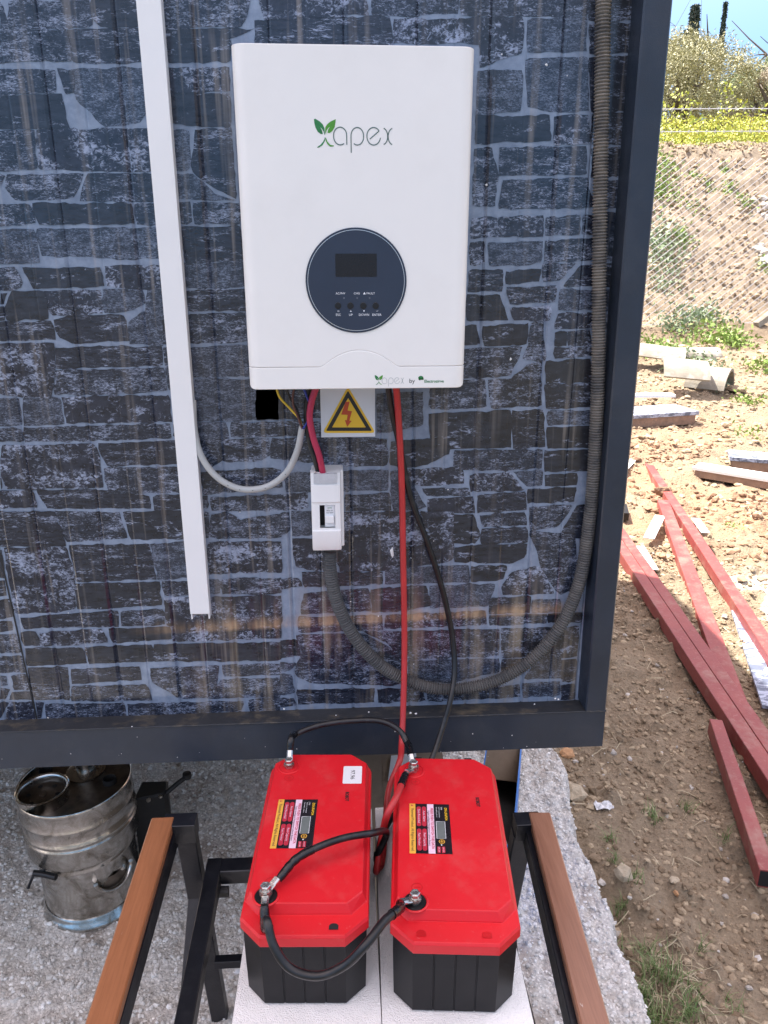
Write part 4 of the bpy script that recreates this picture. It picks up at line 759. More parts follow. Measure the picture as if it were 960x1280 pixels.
# thin black earth wire + crimson and black feed to the breaker
def cable(name,pts,r,mat,label,seg=10,step=.006): return props(tube(name,pts,r,M[mat],None,seg,step),label,'cable')
cable('thin_wire',[W(357,484,1.245),W(364,500,1.252),W(371,512,1.256),W(376,528,1.252)],.0019,'cable','thin black wire dropping from the inverter beside the yellow core',8)
cable('breaker_feed_cable',[W(396,482,1.235),W(390,500,1.238),W(387,520,1.240),W(391,545,1.242),W(399,570,1.244),W(405,598,1.252)],.0053,'magenta','crimson cable from the inverter into the top of the breaker box')
cable('breaker_feed_cable',[W(388,482,1.250),W(384,502,1.255),W(383,525,1.257),W(387,552,1.256),(W(394,575,1.254)),W(400,598,1.258)],.0046,'cable','black cable running behind the crimson one into the breaker box')
# ================================================================ BATTERIES
def oct_(hx,hy,c,cb=None): 
    cb=cb or c; return [(-hx+c,-hy),(hx-c,-hy),(hx,-hy+c),(hx,hy-cb),(hx-cb,hy),(-hx+cb,hy),(-hx,hy-cb),(-hx,-hy+c)]
def loft(rows,capb=True,capt=True):
    V=[];F=[]; n=len(rows[0][0])
    for poly,z in rows: V+=[(x,y,z) for x,y in poly]
    for k in range(len(rows)-1):
        for i in range(n): j=(i+1)%n; F.append((k*n+i,k*n+j,(k+1)*n+j,(k+1)*n+i))
    if capb: F.append(tuple(range(n-1,-1,-1)))
    if capt: F.append(tuple(range((len(rows)-1)*n,len(rows)*n)))
    return V,F
def shift(poly,dx,dy): return [(x+dx,y+dy) for x,y in poly]
M['emboss_shade']=plain('emboss_shade_red',(.50,.006,.010),.35)  # darker red: relief shading of the flat marks put into the colour
LBL=dict(cx=-.029,cy=.021,w=.062,h=.106)
def bolt_set(par,x,y,black):
    m=MB()
    ring=MB().lathe([(.0185,-.0005),(.0185,.0008),(.0175,.0016),(.0160,.0016),(.0152,.0006)],(x,y,0),32,cap=False); ring.mk('terminal_ring',M['red'],par,local=True,smooth=True,auto=40)
    MB().lathe([(.0150,.0002),(.0150,.0012),(.0001,.0012)],(x,y,0),28,cap=False).mk('terminal_seat',M['black'] if black else M['red'],par,local=True)
    MB().lathe([(.0068,.001),(.0068,.0045),(.0001,.0045)],(x,y,0),20,cap=False).mk('terminal_post',M['steel'],par,local=True)
def bolt(par,x,y,z):
    MB().lathe([(.0080,z),(.0080,z+.0013),(.0056,z+.0014),(.0056,z+.0030),(.0001,z+.0030)],(x,y,0),24,cap=False).mk('washer',M['steel'],par,local=True,smooth=True,auto=30)
    b=MB(); b.lathe([(.0064,z+.003),(.0070,z+.0036),(.0070,z+.0082),(.0060,z+.0092),(.0046,z+.0094),(.0044,z+.0088),(.0001,z+.0088)],(x,y,0),6,cap=False); b.mk('bolt',M['steel'],par,local=True)
def battery(loc,rz,label,open_slots=True):
    t=thing('lithium_battery',loc,label,'battery','red topped batteries on the blocks',rz)
    # black body with shallow panels
    hx,hy=.0818,.1665
    def ribbed(s):
        P=[];c=.026
        hb=hy+.022; e=[(-hx+c,-hy),(hx-c,-hy),(hx,-hy+c),(hx,hb-c),(hx-c,hb),(-hx+c,hb),(-hx,hb-c),(-hx,-hy+c)]
        for i in range(8):
            a,b=np.array(e[i]),np.array(e[(i+1)%8]); L=np.linalg.norm(b-a); d=(b-a)/L; n_=np.array((d[1],-d[0])); m=max(1,int(L/.024))
            P.append(tuple(a*s))
            if m>1:
                for k in range(1,m):
                    q=a+d*L*k/m
                    for o,dep in ((-.0013,0),(-.0006,.0009),(.0006,.0009),(.0013,0)): P.append(tuple((q+d*o-n_*dep)*s))
        return P
    sc_=lambda s:ribbed(s)
    V,F=loft([(sc_(.965),-.1400),(sc_(.985),-.1375),(sc_(1.0),-.060),(sc_(1.0),-.0325)]); mk('case',V,F,M['case'],t,local=True)
    LX,LY=.0855,.1705; PX=.0770
    top=[(-PX+.020,-.131),(PX-.020,-.131),(PX,-.111),(PX,.167),(PX-.026,.1905),(-PX+.026,.1905),(-PX,.167),(-PX,-.111)]
    mid=[(-PX-.0045+.020,-.1365),(PX+.0045-.020,-.1365),(PX+.0045,-.114),(PX+.0045,.1685),(PX+.0045-.027,.1945),(-PX-.0045+.027,.1945),(-PX-.0045,.1685),(-PX-.0045,-.114)]
    def lip(s,cut=.030): return [(-LX*s+cut,-LY*s),(LX*s-cut,-LY*s),(LX*s,-LY*s+cut),(LX*s,LY*s-cut+.025),(LX*s-cut,LY*s+.025),(-LX*s+cut,LY*s+.025),(-LX*s,LY*s-cut+.025),(-LX*s,-LY*s+cut)]
    ins=lambda poly,d:[(x*(1-d/.08),y*(1-d/.16)) for x,y in poly]
    V,F=loft([(lip(.995),-.0330),(lip(1.0),-.0315),(lip(1.0),-.0180),(lip(.990),-.0155),(lip(.985,.029),-.0145),([(x*1.02,y*1.0) for x,y in mid],-.0140),(mid,-.0125),(top,-.0012),(ins(top,.0012),0)],capb=True)
    lid=mk('lid',V,F,M['red'],t,local=True)
    bv=lid.modifiers.new('b','BEVEL'); bv.width=.0011; bv.segments=2; bv.limit_method='ANGLE'; bv.angle_limit=math.radians(20)
    # hand-holes in the lips
    for x,dark in ((-.045,1),(.040,1)):
        flat('lip_slot',[arc(0,.001,.0062,.0045,0,180,8)+[(-.0062,-.0045),(.0062,-.0045)]],(x,-.156,-.0140),(1,0,0),(0,1,0),M['shadow_hole'] if open_slots else M['emboss_shade'],t,.0004,local=True)
        
        m=MB(); m.box((x-.006,.1880,-.010),(x+.006,.1925,-.0002)); m.mk('rear_slot',M['shadow_hole'],t,local=True)
    for y,blk in ((.155,0),(-.119,1)): bolt_set(t,-.053,y,blk)
    for y,pl in ((.127,1),(-.094,0)):
        s=stroke(arc(0,0,.0072,.0072,0,360,24),.0010)+stroke([(-.0042,0),(.0042,0)] if 1 else 0,.0012)+(stroke([(0,-.0042),(0,.0042)],.0012) if pl else [])
        V=[];F=[]
        for p_ in s:
            b=len(V); V+=[(u-.050,v+y,.0004) for u,v in p_]; F.append(tuple(range(b,b+len(p_))))
        mk('polarity_mark',V,F,M['emboss_shade'],t,local=True)
    # label in its recess
    L=LBL; x0,x1,y0,y1=L['cx']-L['w']/2,L['cx']+L['w']/2,L['cy']-L['h']/2,L['cy']+L['h']/2
    m=MB(); fr=.0012
    m.box((x0-fr,y0-fr,0),(x0,y1+fr,.0006)).box((x1,y0-fr,0),(x1+fr,y1+fr,.0006)).box((x0,y1,0),(x1,y1+fr,.0006)).box((x0,y0-fr,0),(x1,y0,.0006)); m.mk('label_rim',M['red'],t,local=True)
    UX,UY=(0,-1,0),(1,0,0)      # the writing runs towards the viewer, its top to the right
    lab=flat('label',[[(0,0),(L['h'],0),(L['h'],L['w']),(0,L['w'])]],(x0,y1,0),UX,UY,M['lbl_black'],t,.0003,local=True)
    def LP(u,v,off=0): return (x0+v,y1-u,off)
    def fl(n,polys,mat,off): return flat(n,polys,(x0,y1,0),UX,UY,M[mat],lab,off,local=True)
    R_=lambda a,b,c,d:[(a,b),(c,b),(c,d),(a,d)]
    fl('yellow_band',[R_(0,0,L['h'],.0092)],'lbl_yellow',.0005); fl('pink_band',[R_(.0006,.0275,L['h']-.0006,.0375)],'lbl_pink',.0005)
    pills=[]
    for u0,u1 in ((.006,.050),(.055,.100)):
        for v in (.0145,.0225): r=.0034; pills.append(arc(u0+r,v,r,r,90,270,8)+arc(u1-r,v,r,r,-90,90,8))
    fl('pill',pills,'lbl_red',.0005)
    fl('screen',[R_(.0395,.0408,.0750,.0535)],'lbl_screen',.0006); fl('screen_frame',stroke([(.0392,.0405),(.0753,.0405),(.0753,.0538),(.0392,.0538),(.0392,.0405)],.0007),'sign',.0007)
    fl('swatch',[R_(.0915,.0405,.1035,.0452),R_(.0915,.0470,.1035,.0517)],'lbl_red',.0005); fl('push_dot',[arc(.0880,.0468,.0012,.0012,0,330,10)],'sign',.0006)
    fl('round_seal',stroke(arc(.0812,.0475,.0040,.0040,0,360,16),.0010)+stroke([(.0785,.0475),(.084,.0475)],.0012)+stroke([(.0812,.0448),(.0812,.0502)],.0008),'lbl_yellow',.0006)
    tt=lambda s,sz,u,v,mat,al='CENTER',bold=0,sx=1:text('lettering',s,sz,LP(u,v,0),UX,UY,M[mat],lab,align=al,off=.0008,local=True,bold=bold,sx=sx)
    tt('Patented Product. All Rights Reserved',.0058,L['h']/2+.003,.0046,'ink',sx=1.0); fl('alert_mark',[[(.0020,.0028),(.0060,.0028),(.0040,.0064)]],'lbl_ink_red',.0006)
    for (u,v,s) in ((.028,.0145,'Data Recorded'),(.028,.0225,'Auto Alarm'),(.0775,.0145,'Fast Monitor'),(.0775,.0225,'Real Capacity')): tt(s,.0050,u,v,'lbl_pink')
    tt('PRESS PUSH TO SWITCH THE DATA',.0054,L['h']/2,.0343,'lbl_ink_red',bold=.00012,sx=1.0); tt('Digital Intelligent Management Lithium Battery',.0040,L['h']/2,.0296,'ink')
    tt('DS-LiFePO4',.0056,.0225,.0560,'yellow',bold=.0001); tt('12.8V',.0032,.010,.0495,'sign'); tt('Lithium iron phosphate',.0026,.019,.0460,'sign'); tt('Smart battery monitor',.0026,.019,.0420,'sign')
    for v in (.0428,.0493): tt('ON OFF',.0028,.0975,v,'lbl_pink')
    text('stamp','ROBOT',.0075,(.0475,.081,0),UX,UY,M['shadow_hole'],t,off=.0004,local=True,bold=.00035,sx=.85)
    return t
BL=battery((-.049,.940,-.8205),math.radians(-3.3),'left red and black battery with a white price sticker at its back corner'); BR=battery((.154,.916,-.8205),math.radians(-5.2),'right red and black battery without a sticker, next to the wooden armrest',False)
stk=flat('price_sticker',[arc(.0205,.0135,.002,.002,0,90,4)+arc(-.0205,.0135,.002,.002,90,180,4)+arc(-.0205,-.0135,.002,.002,180,270,4)+arc(.0205,-.0135,.002,.002,270,360,4)],(.0545,.1345,0),(0,-1,0),(1,0,0),M['paper'],BL,.0005,local=True)
text('handwriting','97.96',.0098,(.0545,.1345,0),(0,-1,0),(1,0,0),M['ink'],stk,off=.0008,local=True,sx=1.1)
def bw(B,x,y,z):
    c,s=math.cos(B.rotation_euler.z),math.sin(B.rotation_euler.z); return (B.location.x+x*c-y*s,B.location.y+x*s+y*c,B.location.z+z)
for B in (BL,BR):
    for y in (.155,-.119): bolt(B,-.053,y,.0105 if (y>0 and B is BR) or (y<0 and B is BL) else .0075)
# lug: ring + crimped barrel, on a cable's end
def lug(par,c,d,z):
    c=Vector(c); d=Vector(d).normalized(); a=math.atan2(d.y,d.x); m=MB(); n=20; V=[]
    outer=[(.0088*math.cos(2*math.pi*k/n),.0088*math.sin(2*math.pi*k/n)) for k in range(n)]
    m.prism([(c.x+x,c.y+y) for x,y in outer],z,z+.0020)
    e=c+d*.024; p0=Vector((c.x,c.y,z+.001))+Vector((d.x,d.y,0))*.006; p1=Vector((c.x,c.y,z+.0035))+Vector((d.x,d.y,max(d.z,-.3)))*.022
    m.beam(p0,p0.lerp(p1,.5),.0105,.0034,bev=.001); m.beam(p0.lerp(p1,.45),p1,.0098,.0062,bev=.002); return m.mk('cable_lug',M['steel'],par)
def link(name,pts,r,mat,label,ends,shr=((0,.055),(0,.055)),parent_label=None,group=None):
    """battery cable: ends = list of (which end, lug centre, lug height) ; heat shrink near lugs"""
    t=thing(name,pts[0],label,'cable',group); C=spline(pts,.004)
    tube('sheath',C,r,M[mat],t,12,raw=True); L=np.concatenate([[0],np.cumsum(np.linalg.norm(np.diff(C,axis=0),axis=1))])
    for e,c,z in ends:
        q=C if e==0 else C[::-1]; l=np.concatenate([[0],np.cumsum(np.linalg.norm(np.diff(q,axis=0),axis=1))]); k=int(np.searchsorted(l,shr[e][1]))+2
        tube('heat_shrink',q[:k],r,M['shrink'],t,14,raw=True,rf=lambda s,T_:(r+.0009)*(1+.05*math.sin(s*420)+.04*math.sin(s*900+1))*(1-.25*max(0,1-s/.006)))
        d=np.array(q[2])-np.array(c); lug(t,c,(q[1][0]-c[0],q[1][1]-c[1],q[1][2]-z),z)
    return t
tLB=bw(BL,-.053,.155,0); tLF=bw(BL,-.053,-.119,0); tRB=bw(BR,-.053,.155,0); tRF=bw(BR,-.053,-.119,0)
off=lambda p,dx,dy,dz:(p[0]+dx,p[1]+dy,p[2]+dz)
zt=-.8205
# link between the rear terminals, arching up in front of the rail
link('battery_link_cable',[off(tLB,.001,.020,.014),off(tLB,.003,.032,.034),W(371,917,1.16),W(398,907,1.17),W(440,901,1.17),W(478,902,1.165),W(500,914,1.155),W(510,930,1.135),off(tRB,-.003,.022,.016)],.0052,'cable','black link cable arching over the two rear battery terminals in front of the steel rail',[(0,tLB,zt+.0048),(1,tRB,zt+.0075)],shr=((0,.045),(0,.05)))
# link between the front terminals, hanging down in front
link('battery_link_cable',[off(tLF,0,-.022,.006),off(tLF,.002,-.040,-.010),W(334,1152,.745),W(342,1182,.728),W(362,1210,.715),W(397,1220,.705),W(432,1206,.705),W(458,1180,.710),W(480,1152,.735),W(499,1136,.765),off(tRF,-.020,-.006,.005)],.0056,'cable','black link cable hanging in a deep loop between the two front battery terminals',[(0,tLF,zt+.0050),(1,tRF,zt+.0048)],shr=((0,.050),(0,.055)))
# main red lead
link('main_positive_cable',[W(495,480,1.235),W(498,520,1.262),W(502,600,1.283),W(504,700,1.285),W(505.5,800,1.276),W(505,850,1.258),W(503.5,900,1.232),W(502,930,1.205),W(500,950,1.170),(.0785,1.138,-.905),(.068,1.08,-.940),(.056,1.00,-.944),(.049,.985,-.932),(.047,.955,-.910),onZ(479,1038,-.855),onZ(485,1016,-.818),onZ(494,999,-.805),off(tRB,-.014,-.017,.009)],.0056,'redcable','long red cable dropping from the inverter and looping back up to the right rear terminal',[(1,tRB,zt+.0050)],shr=((0,.04),(0,.036)))
# main black lead
link('main_negative_cable',[W(485,480,1.245),W(489,510,1.262),W(499,555,1.280),W(513,620,1.288),W(535,680,1.290),W(555,745,1.290),W(566,800,1.284),W(568,840,1.264),W(563,875,1.236),W(553,910,1.215),W(541,945,1.185),(.13,1.135,-.90),(.090,1.110,-.930),(.062,1.06,-.935),(.0505,1.00,-.93),(.0485,.965,-.89),onZ(483,1041,-.838),onZ(462,1042,-.800),onZ(428,1048,-.792),onZ(395,1060,-.793),onZ(370,1074,-.797),off(tLF,.016,.018,.010)],.0052,'cable','long black cable from the inverter passing behind the right battery to the left front terminal',[(1,tLF,zt+.0075)],shr=((0,.04),(0,.055)))
# ================================================================ BLOCKS
ZBT=-.9615
def block(x0,x1,y0,y1,label,rz=0):
    m=MB(); c=((x0+x1)/2,(y0+y1)/2); hx,hy=(x1-x0)/2,(y1-y0)/2
    t=m.prism([(-hx+.001,-hy),(hx-.001,-hy),(hx,-hy+.001),(hx,hy-.001),(hx-.001,hy),(-hx+.001,hy),(-hx,hy-.001),(-hx,-hy+.001)],-.10,0,.0012)
    o=mk('concrete_block',m.V,m.F,M['aac'],None); o.location=(c[0],c[1],ZBT); o.rotation_euler.z=rz; return props(o,label,'block','white blocks under the batteries')
block(-.1535,.0435,.505,1.160,'white aerated concrete block under the left battery',math.radians(-.8)); block(.0455,.2455,.500,1.158,'white aerated concrete block under the right battery',math.radians(-1.6))
# ================================================================ FOLDING CHAIR FRAME
ch=thing('folding_chair',(0,1.0,-1.55),'black steel folding chair frame with wooden armrests holding the blocks and batteries','chair')
sl=-1.55
for s,x0,x1,wx0,wx1,mat,lab in ((-1,-.304,-.264,-.3440,-.3035,'wood_l','glossy orange brown armrest slat with white scratches'),(1,.300,.334,.3285,.3670,'wood_r','plain reddish brown armrest slat')):
    y0,y1=.52,1.125+(-.01 if s>0 else .018)
    m=MB(); c=((wx0+wx1)/2); m.beam((c+(0 if s<0 else -.042),y0,-.9585),(c,y1,-.9585),wx1-wx0,.017,bev=.0022); o=m.mk('armrest',M[mat],ch); o['label']=lab
    ci=(x0+x1)/2; wleg=.034
    if s<0: m=MB(); m.beam((wx1-.016,y0,-.987),(wx1-.012,y1+.012,-.987),.030,.040,bev=.0015); m.beam((wx1-.018,y1+.012-.017,-.9705),(x1-.001,y1+.012-.017,-.9705),.034,.0385,bev=.001); m.mk('armrest_tube',M['frame'],ch)
    else: m=MB(); m.beam((wx0+.006-.042,y0,-.987),(wx0+.006,y1+.006,-.987),.030,.040,bev=.0015); m.beam((wx0+.018,y1-.010,-.9705),(x0+.001,y1-.010,-.9705),.034,.036,bev=.001); m.mk('armrest_tube',M['frame'],ch)
    lx=-.283 if s<0 else .316
    m=MB(); m.beam((lx,y1-.006,-.985),(lx+(.006 if s<0 else -.02),y1+.10,sl-.01),.034,.026,up=(0,1,0),bev=.0018); m.mk('leg',M['frame'],ch)
    lx2=-.2425 if s<0 else .257
    m=MB(); m.beam((lx2+(.003 if s<0 else 0),.30,-1.0767),(lx2,1.162,-1.0767),.028,.030,bev=.0015); m.mk('seat_rail',M['frame'],ch)
    lx3=lx2+(.012 if s<0 else -.012)
    m=MB(); m.beam((lx2-.033*(-1 if s<0 else 1)*-1,1.12,-1.115),(lx2-.033*(-1 if s<0 else 1)*-1,.55,sl-.01),.022,.026,bev=.0015); m.mk('leg',M['frame'],ch)
    m=MB(); m.box((lx2-.013,.50,-1.1067),(lx2+.013,1.10,-1.0622)) if False else None
m=MB(); m.beam((-.2285,1.145,-1.0767),(.243,1.145,-1.0767),.034,.030,bev=.0015); m.mk('cross_bar',M['frame'],ch)
m=MB(); m.beam((-.262,1.172,-1.325),(.289,1.172,-1.325),.018,.018,bev=.001); m.mk('cross_bar',M['frame'],ch)
m=MB(); m.beam((-.2285,.53,-1.0767),(.243,.53,-1.0767),.034,.030,bev=.0015); m.mk('cross_bar',M['frame'],ch)
m=MB().lathe([(.010,-.236),(.010,-.214),(.0001,-.214)],(0,1.118,-1.098),12,'x',cap=False); m.mk('foot_stop',M['black'],ch)
m=MB().lathe([(.0058,-.2995),(.0062,-.262),(.0001,-.262)],(0,1.165,-1.20),12,'x',cap=False); m.mk('pivot_bolt',M['steel'],ch)
# paper scraps near the leg
for (px,py),lab,wd,ln in (((277,1203),'narrow white paper scrap by the chair leg',.016,.007),((305,1212),'long white torn paper strip beside the block on the slab',.008,.026),((160,1238),'tiny white flake on the slab under the left armrest',.005,.009)):
    c=onZ(px,py,-1.545); a=.7; m=MB(); V=[];F=[]
    for k in range(7):
        u=(k/6-.5)*ln*2; V+=[(c[0]+u*math.cos(a)-wd*.5*math.sin(a)*(1-.5*abs(k/3-1)),c[1]+u*math.sin(a)+wd*.5*math.cos(a),c[2]+.008+.003*math.sin(k*1.7)),(c[0]+u*math.cos(a)+wd*.5*math.sin(a),c[1]+u*math.sin(a)-wd*.5*math.cos(a),c[2]+.006+.002*math.cos(k*2.1))]
    props(mk('paper_scrap',V,[(2*k,2*k+1,2*k+3,2*k+2) for k in range(6)],M['paper']),lab,'paper scrap')
# ================================================================ STOVE
sx,sy=-.642,1.598; S0=-1.552
stv=thing('steel_stove',(sx,sy,S0),'soot-stained stainless steel drum stove standing under the cabin','stove')
H=.350
MB().lathe([(.122,0),(.1275,.004),(.128,.010),(.122,.016),(.120,.024),(.1165,.030)],(sx,sy,S0),56,cap=True).mk('base_ring',M['stainless'],stv,smooth=True,auto=50)
MB().lathe([(.1150,.028),(.1150,.160),(.1165,.163),(.1165,.167),(.115,.170),(.115,.176),(.1195,.178),(.1205,.182),(.1195,.186),(.115,.188)],(sx,sy,S0),56,cap=False).mk('lower_drum',M['stainless'],stv,smooth=True,auto=50)
zz=[(.1190,.184),(.1295,.190),(.1305,.192),(.1305,.236),(.1325,.239),(.1325,.243),(.1300,.246),(.1300,.250),(.1325,.253),(.1325,.257),(.1305,.260),(.1305,.290),(.1318,.292),(.1318,.296),(.1305,.299),(.1305,.336),(.1330,.340),(.1335,.345),(.1320,.348),(.1300,.347),(.1290,.343),(.1290,.334)]
MB().lathe(zz,(sx,sy,S0),64,cap=False).mk('upper_drum',M['stainless'],stv,smooth=True,auto=50)
MB().lathe([(.1295,.334),(.110,.333),(.0001,.332)],(sx,sy,S0),56,cap=False).mk('top_plate',M['stainless_top'],stv,smooth=True,auto=50)
c=(sx-.056,sy-.050,S0)
MB().lathe([(.058,.333),(.0575,.356),(.0595,.361),(.0600,.364),(.0575,.366),(.0530,.364),(.0520,.356),(.0505,.344)],c,44,cap=False).mk('cooking_ring',M['stainless'],stv,smooth=True,auto=60)
MB().lathe([(.0508,.345),(.0300,.343),(.0295,.346),(.0001,.347)],c,40,cap=False).mk('ring_plate',M['stainless_top'],stv,smooth=True,auto=50)
for k in range(6): a=k*math.pi/3; p=(c[0]+.034*math.cos(a),c[1]+.034*math.sin(a)); MB().lathe([(.0058,.3478),(.0001,.3480)],(p[0],p[1],S0),14,cap=False).mk('vent_hole',M['shadow_hole'],stv)
MB().lathe([(.0085,.3475),(.008,.351),(.0001,.352)],(c[0],c[1],S0),16,cap=False).mk('centre_knob',M['stainless_top'],stv)
c=(sx+.012,sy+.048,S0)
MB().lathe([(.046,.333),(.047,.338),(.040,.340),(.024,.341),(.023,.390),(.021,.390),(.021,.342)],c,36,cap=False).mk('flue_collar',M['stainless'],stv,smooth=True,auto=40)
for dx,dy in ((.084,-.002),(-.085,.045)):
    MB().lathe([(.0165,.3335),(.0160,.345),(.0145,.346),(.0135,.3345)],(sx+dx,sy+dy,S0),24,cap=False).mk('small_hole_rim',M['soot'],stv,smooth=True,auto=40)
    MB().lathe([(.0138,.3340),(.0001,.3345)],(sx+dx,sy+dy,S0),20,cap=False).mk('vent_hole',M['shadow_hole'],stv)
stv.rotation_euler.y=-.03
# latch handle, side spout and door
a=math.radians(-118); hp=(sx+.125*math.cos(a),sy+.125*math.sin(a),S0+.150)
tube('handle_wire',[onZ(63,1083,-1.372),onZ(56,1087,-1.375),onZ(46,1090,-1.380),onZ(42,1098,-1.388),onZ(37,1110,-1.398)],.0034,M['frame'],stv,8)
tube('handle_grip',[onZ(45,1090,-1.378),onZ(58,1092,-1.379),onZ(73,1096,-1.381)],.0075,M['black'],stv,12)
# round feed opening with rim on the lower right
a=math.radians(-42); o_=np.array((sx+.113*math.cos(a),sy+.113*math.sin(a),S0+.128)); n_=np.array((math.cos(a),math.sin(a),0)); t_=np.array((-math.sin(a),math.cos(a),0))
P=[tuple(o_+n_*(.010-.05*(1-math.cos(q)*0)*0)+t_*.048*math.cos(q)+np.array((0,0,1))*.036*math.sin(q)-n_*(.012*abs(math.cos(q))**2)) for q in np.linspace(math.pi,2*math.pi,22)]
tube('feed_lip',P,.0055,M['stainless'],stv,10,raw=True)
V=[tuple(o_+n_*.006)]+[tuple(o_+n_*.004+t_*.045*math.cos(q)+np.array((0,0,1))*.033*math.sin(q)-n_*(.012*abs(math.cos(q))**2)) for q in np.linspace(math.pi,2*math.pi,22)]
mk('feed_opening',V,[(0,i+1,i) for i in range(1,22)],M['stainless_top'],stv)
# black side bracket and tap behind the drum
bt=thing('black_gas_tap',(-.50,1.70,-1.33),'black tap and bracket sticking out behind the steel drum stove','tap')
m=MB(); m.prism([(-.545,1.672),(-.470,1.690),(-.462,1.705),(-.470,1.745),(-.54,1.745)],-1.549,-1.33,.006); m.mk('bracket',M['soot'],bt)
tube('tap_stem',[(-.475,1.70,-1.345),(-.445,1.715,-1.325),(-.418,1.728,-1.310)],.0065,M['soot'],bt,10); MB().lathe([(.0110,-.006),(.012,0),(.011,.008),(.0001,.010)],(-.415,1.729,-1.307),16).mk('knob',M['soot'],bt,smooth=True,auto=50)
for p in ((-.505,1.672,-1.335),(-.478,1.688,-1.337)): MB().lathe([(.0055,-.001),(.0058,.004),(.0001,.005)],p,8,cap=False).mk('bolt',M['steel'],bt)
# ================================================================ CARTONS
ct=thing('cardboard_carton',(.03,1.52,-1.55),'closed brown cardboard carton behind the gap between the two batteries','carton')
m=MB(); m.prism([(-.075,1.300),(.235,1.275),(.255,1.74),(-.06,1.76)],-1.548,-1.212,.003); m.mk('carton_body',M['card'],ct)
m=MB(); m.add([(-.074,1.302,-1.2105),(.082,1.290,-1.2085),(.098,1.752,-1.2085),(-.059,1.758,-1.2105),(.083,1.290,-1.2095),(.234,1.277,-1.2105),(.254,1.738,-1.2105),(.099,1.750,-1.2095)],[(0,1,2,3),(4,5,6,7)]); m.mk('top_flap',M['card'],ct)
c=[onZ(485,976,-1.206),onZ(489,945,-1.206),onZ(520,942,-1.206),onZ(522,982,-1.206)]; props(mk('white_sheet',[tuple(q) for q in c]+[(q[0],q[1],q[2]+.0015) for q in c],[(0,1,2,3),(4,5,6,7),(0,4,5,1),(1,5,6,2),(2,6,7,3),(3,7,4,0)],M['paper']),'white printed sheet lying on the brown carton behind the batteries','paper')
bb=thing('open_blue_carton',(.36,1.45,-1.55),'open blue-sided carton at the slab edge behind the right battery','carton')
q0,q1=np.array((.366,1.345)),np.array((.480,1.740)); d=(q1-q0)/np.linalg.norm(q1-q0); nL=np.array((-d[1],d[0])); Wd=.092
cor=[q0,q1,q1+nL*Wd,q0+nL*Wd]; zr=-1.235
for i,(a,b) in enumerate(((0,1),(1,2),(2,3),(3,0))):
    A_,B_=cor[a],cor[b]; dd=(B_-A_)/np.linalg.norm(B_-A_); nn=np.array((dd[1],-dd[0])); 
    m=MB(); m.add([(*A_,-1.548),(*B_,-1.548),(*B_,zr),(*A_,zr)],[(0,1,2,3)]); k=nn*.0035
    A2,B2=A_-k,B_-k
    m.add([(*A_,zr),(*B_,zr),(*B2,zr),(*A2,zr)],[(0,1,2,3)]); m.mk('side_panel',M['blue'],bb)
    mk('inner_lining',[(*A2,-1.548),(*B2,-1.548),(*B2,zr-.0005),(*A2,zr-.0005)],[(3,2,1,0)],M['card'],bb)
f0,f1=cor[1]-d*.002,cor[2]-d*.002; mk('end_flap',[(*f0,zr+.001),(*f1,zr+.001),(*(f1-d*.11),zr-.06),(*(f0-d*.11),zr-.06),(*f0,zr+.003),(*f1,zr+.003),(*(f1-d*.11),zr-.058),(*(f0-d*.11),zr-.058)],[(0,1,2,3),(4,5,6,7),(2,3,7,6),(0,4,7,3),(1,2,6,5)],M['card'],bb)
g_=q0+d*.12+nL*.045; m=MB(); m.box((g_[0]-.018,g_[1]-.05,-1.33),(g_[0]+.018,g_[1]+.01,-1.30)); props(m.mk('small_grey_box',M['sign']),'small pale box lying inside the open blue carton','box')
m=MB(); m.prism([tuple(cor[0]+d*.004+nL*.004),tuple(cor[1]-d*.004+nL*.004),tuple(cor[2]-d*.004-nL*.004),tuple(cor[3]+d*.004-nL*.004)],-1.545,-1.335); props(m.mk('dark_packing',M['soot']),'dark packing filling the open blue carton','packing')
# ================================================================ STEEL BEAMS ON THE SOIL
def beam(a,b,w,h,label,z=-1.59,za=0,zb=0):
    """a,b: ends of the middle of the top face (x,y)"""
    m=MB(); A=(a[0],a[1],z+za-h/2); B=(b[0],b[1],z+zb-h/2); m.beam(A,B,w,h,bev=.002)
    m2=MB(); d=(Vector(B)-Vector(A)).normalized()
    t=thing('steel_beam',(b[0],b[1],z-h),label,'steel beam','red-brown steel tubes lying on the soil')
    m.mk('tube_body',M['redox'],t)
    for P,s in ((A,-1),(B,1)):
        q=Vector(P)+d*s*.0006; k=MB(); k.beam(q-d*.0004,q+d*.0004,w*.86,h*.86); k.mk('open_end',M['shadow_hole'],t)
    return t
def XY(px,py,z=-1.59): p=onZ(px,py,z); return np.array((p[0],p[1]))
s0,s1=XY(777,673),XY(960,941); dv=(s1-s0)/np.linalg.norm(s1-s0); nr=np.array((-dv[1],dv[0]));  # to the right side
wv=.058
e0,e1=s0-dv*.55,s1+dv*1.1
beam(e0-nr*(wv/2+.002),e1-nr*(wv/2+.002),wv,.060,'left one of the two long maroon tubes lying side by side, nearest the cabin')
beam(s0-dv*.35+nr*(wv/2+.002),e1+nr*(wv/2+.002),wv*.95,.052,'right one of the two long maroon tubes lying side by side',z=-1.594)
b0,b1=XY(829,625),XY(894,784); db=(b1-b0)/np.linalg.norm(b1-b0); beam(b0,b1+db*.62,.074,.052,'middle red tube starting by the clod and running under the side-by-side pair',z=-1.60,zb=-.052,za=.012)
c0,c1=XY(810,578),XY(930,759); dc=(c1-c0)/np.linalg.norm(c1-c0); beam(c0,c1+dc*1.3,.062,.060,'right-hand long red tube reaching the right edge of the photo')
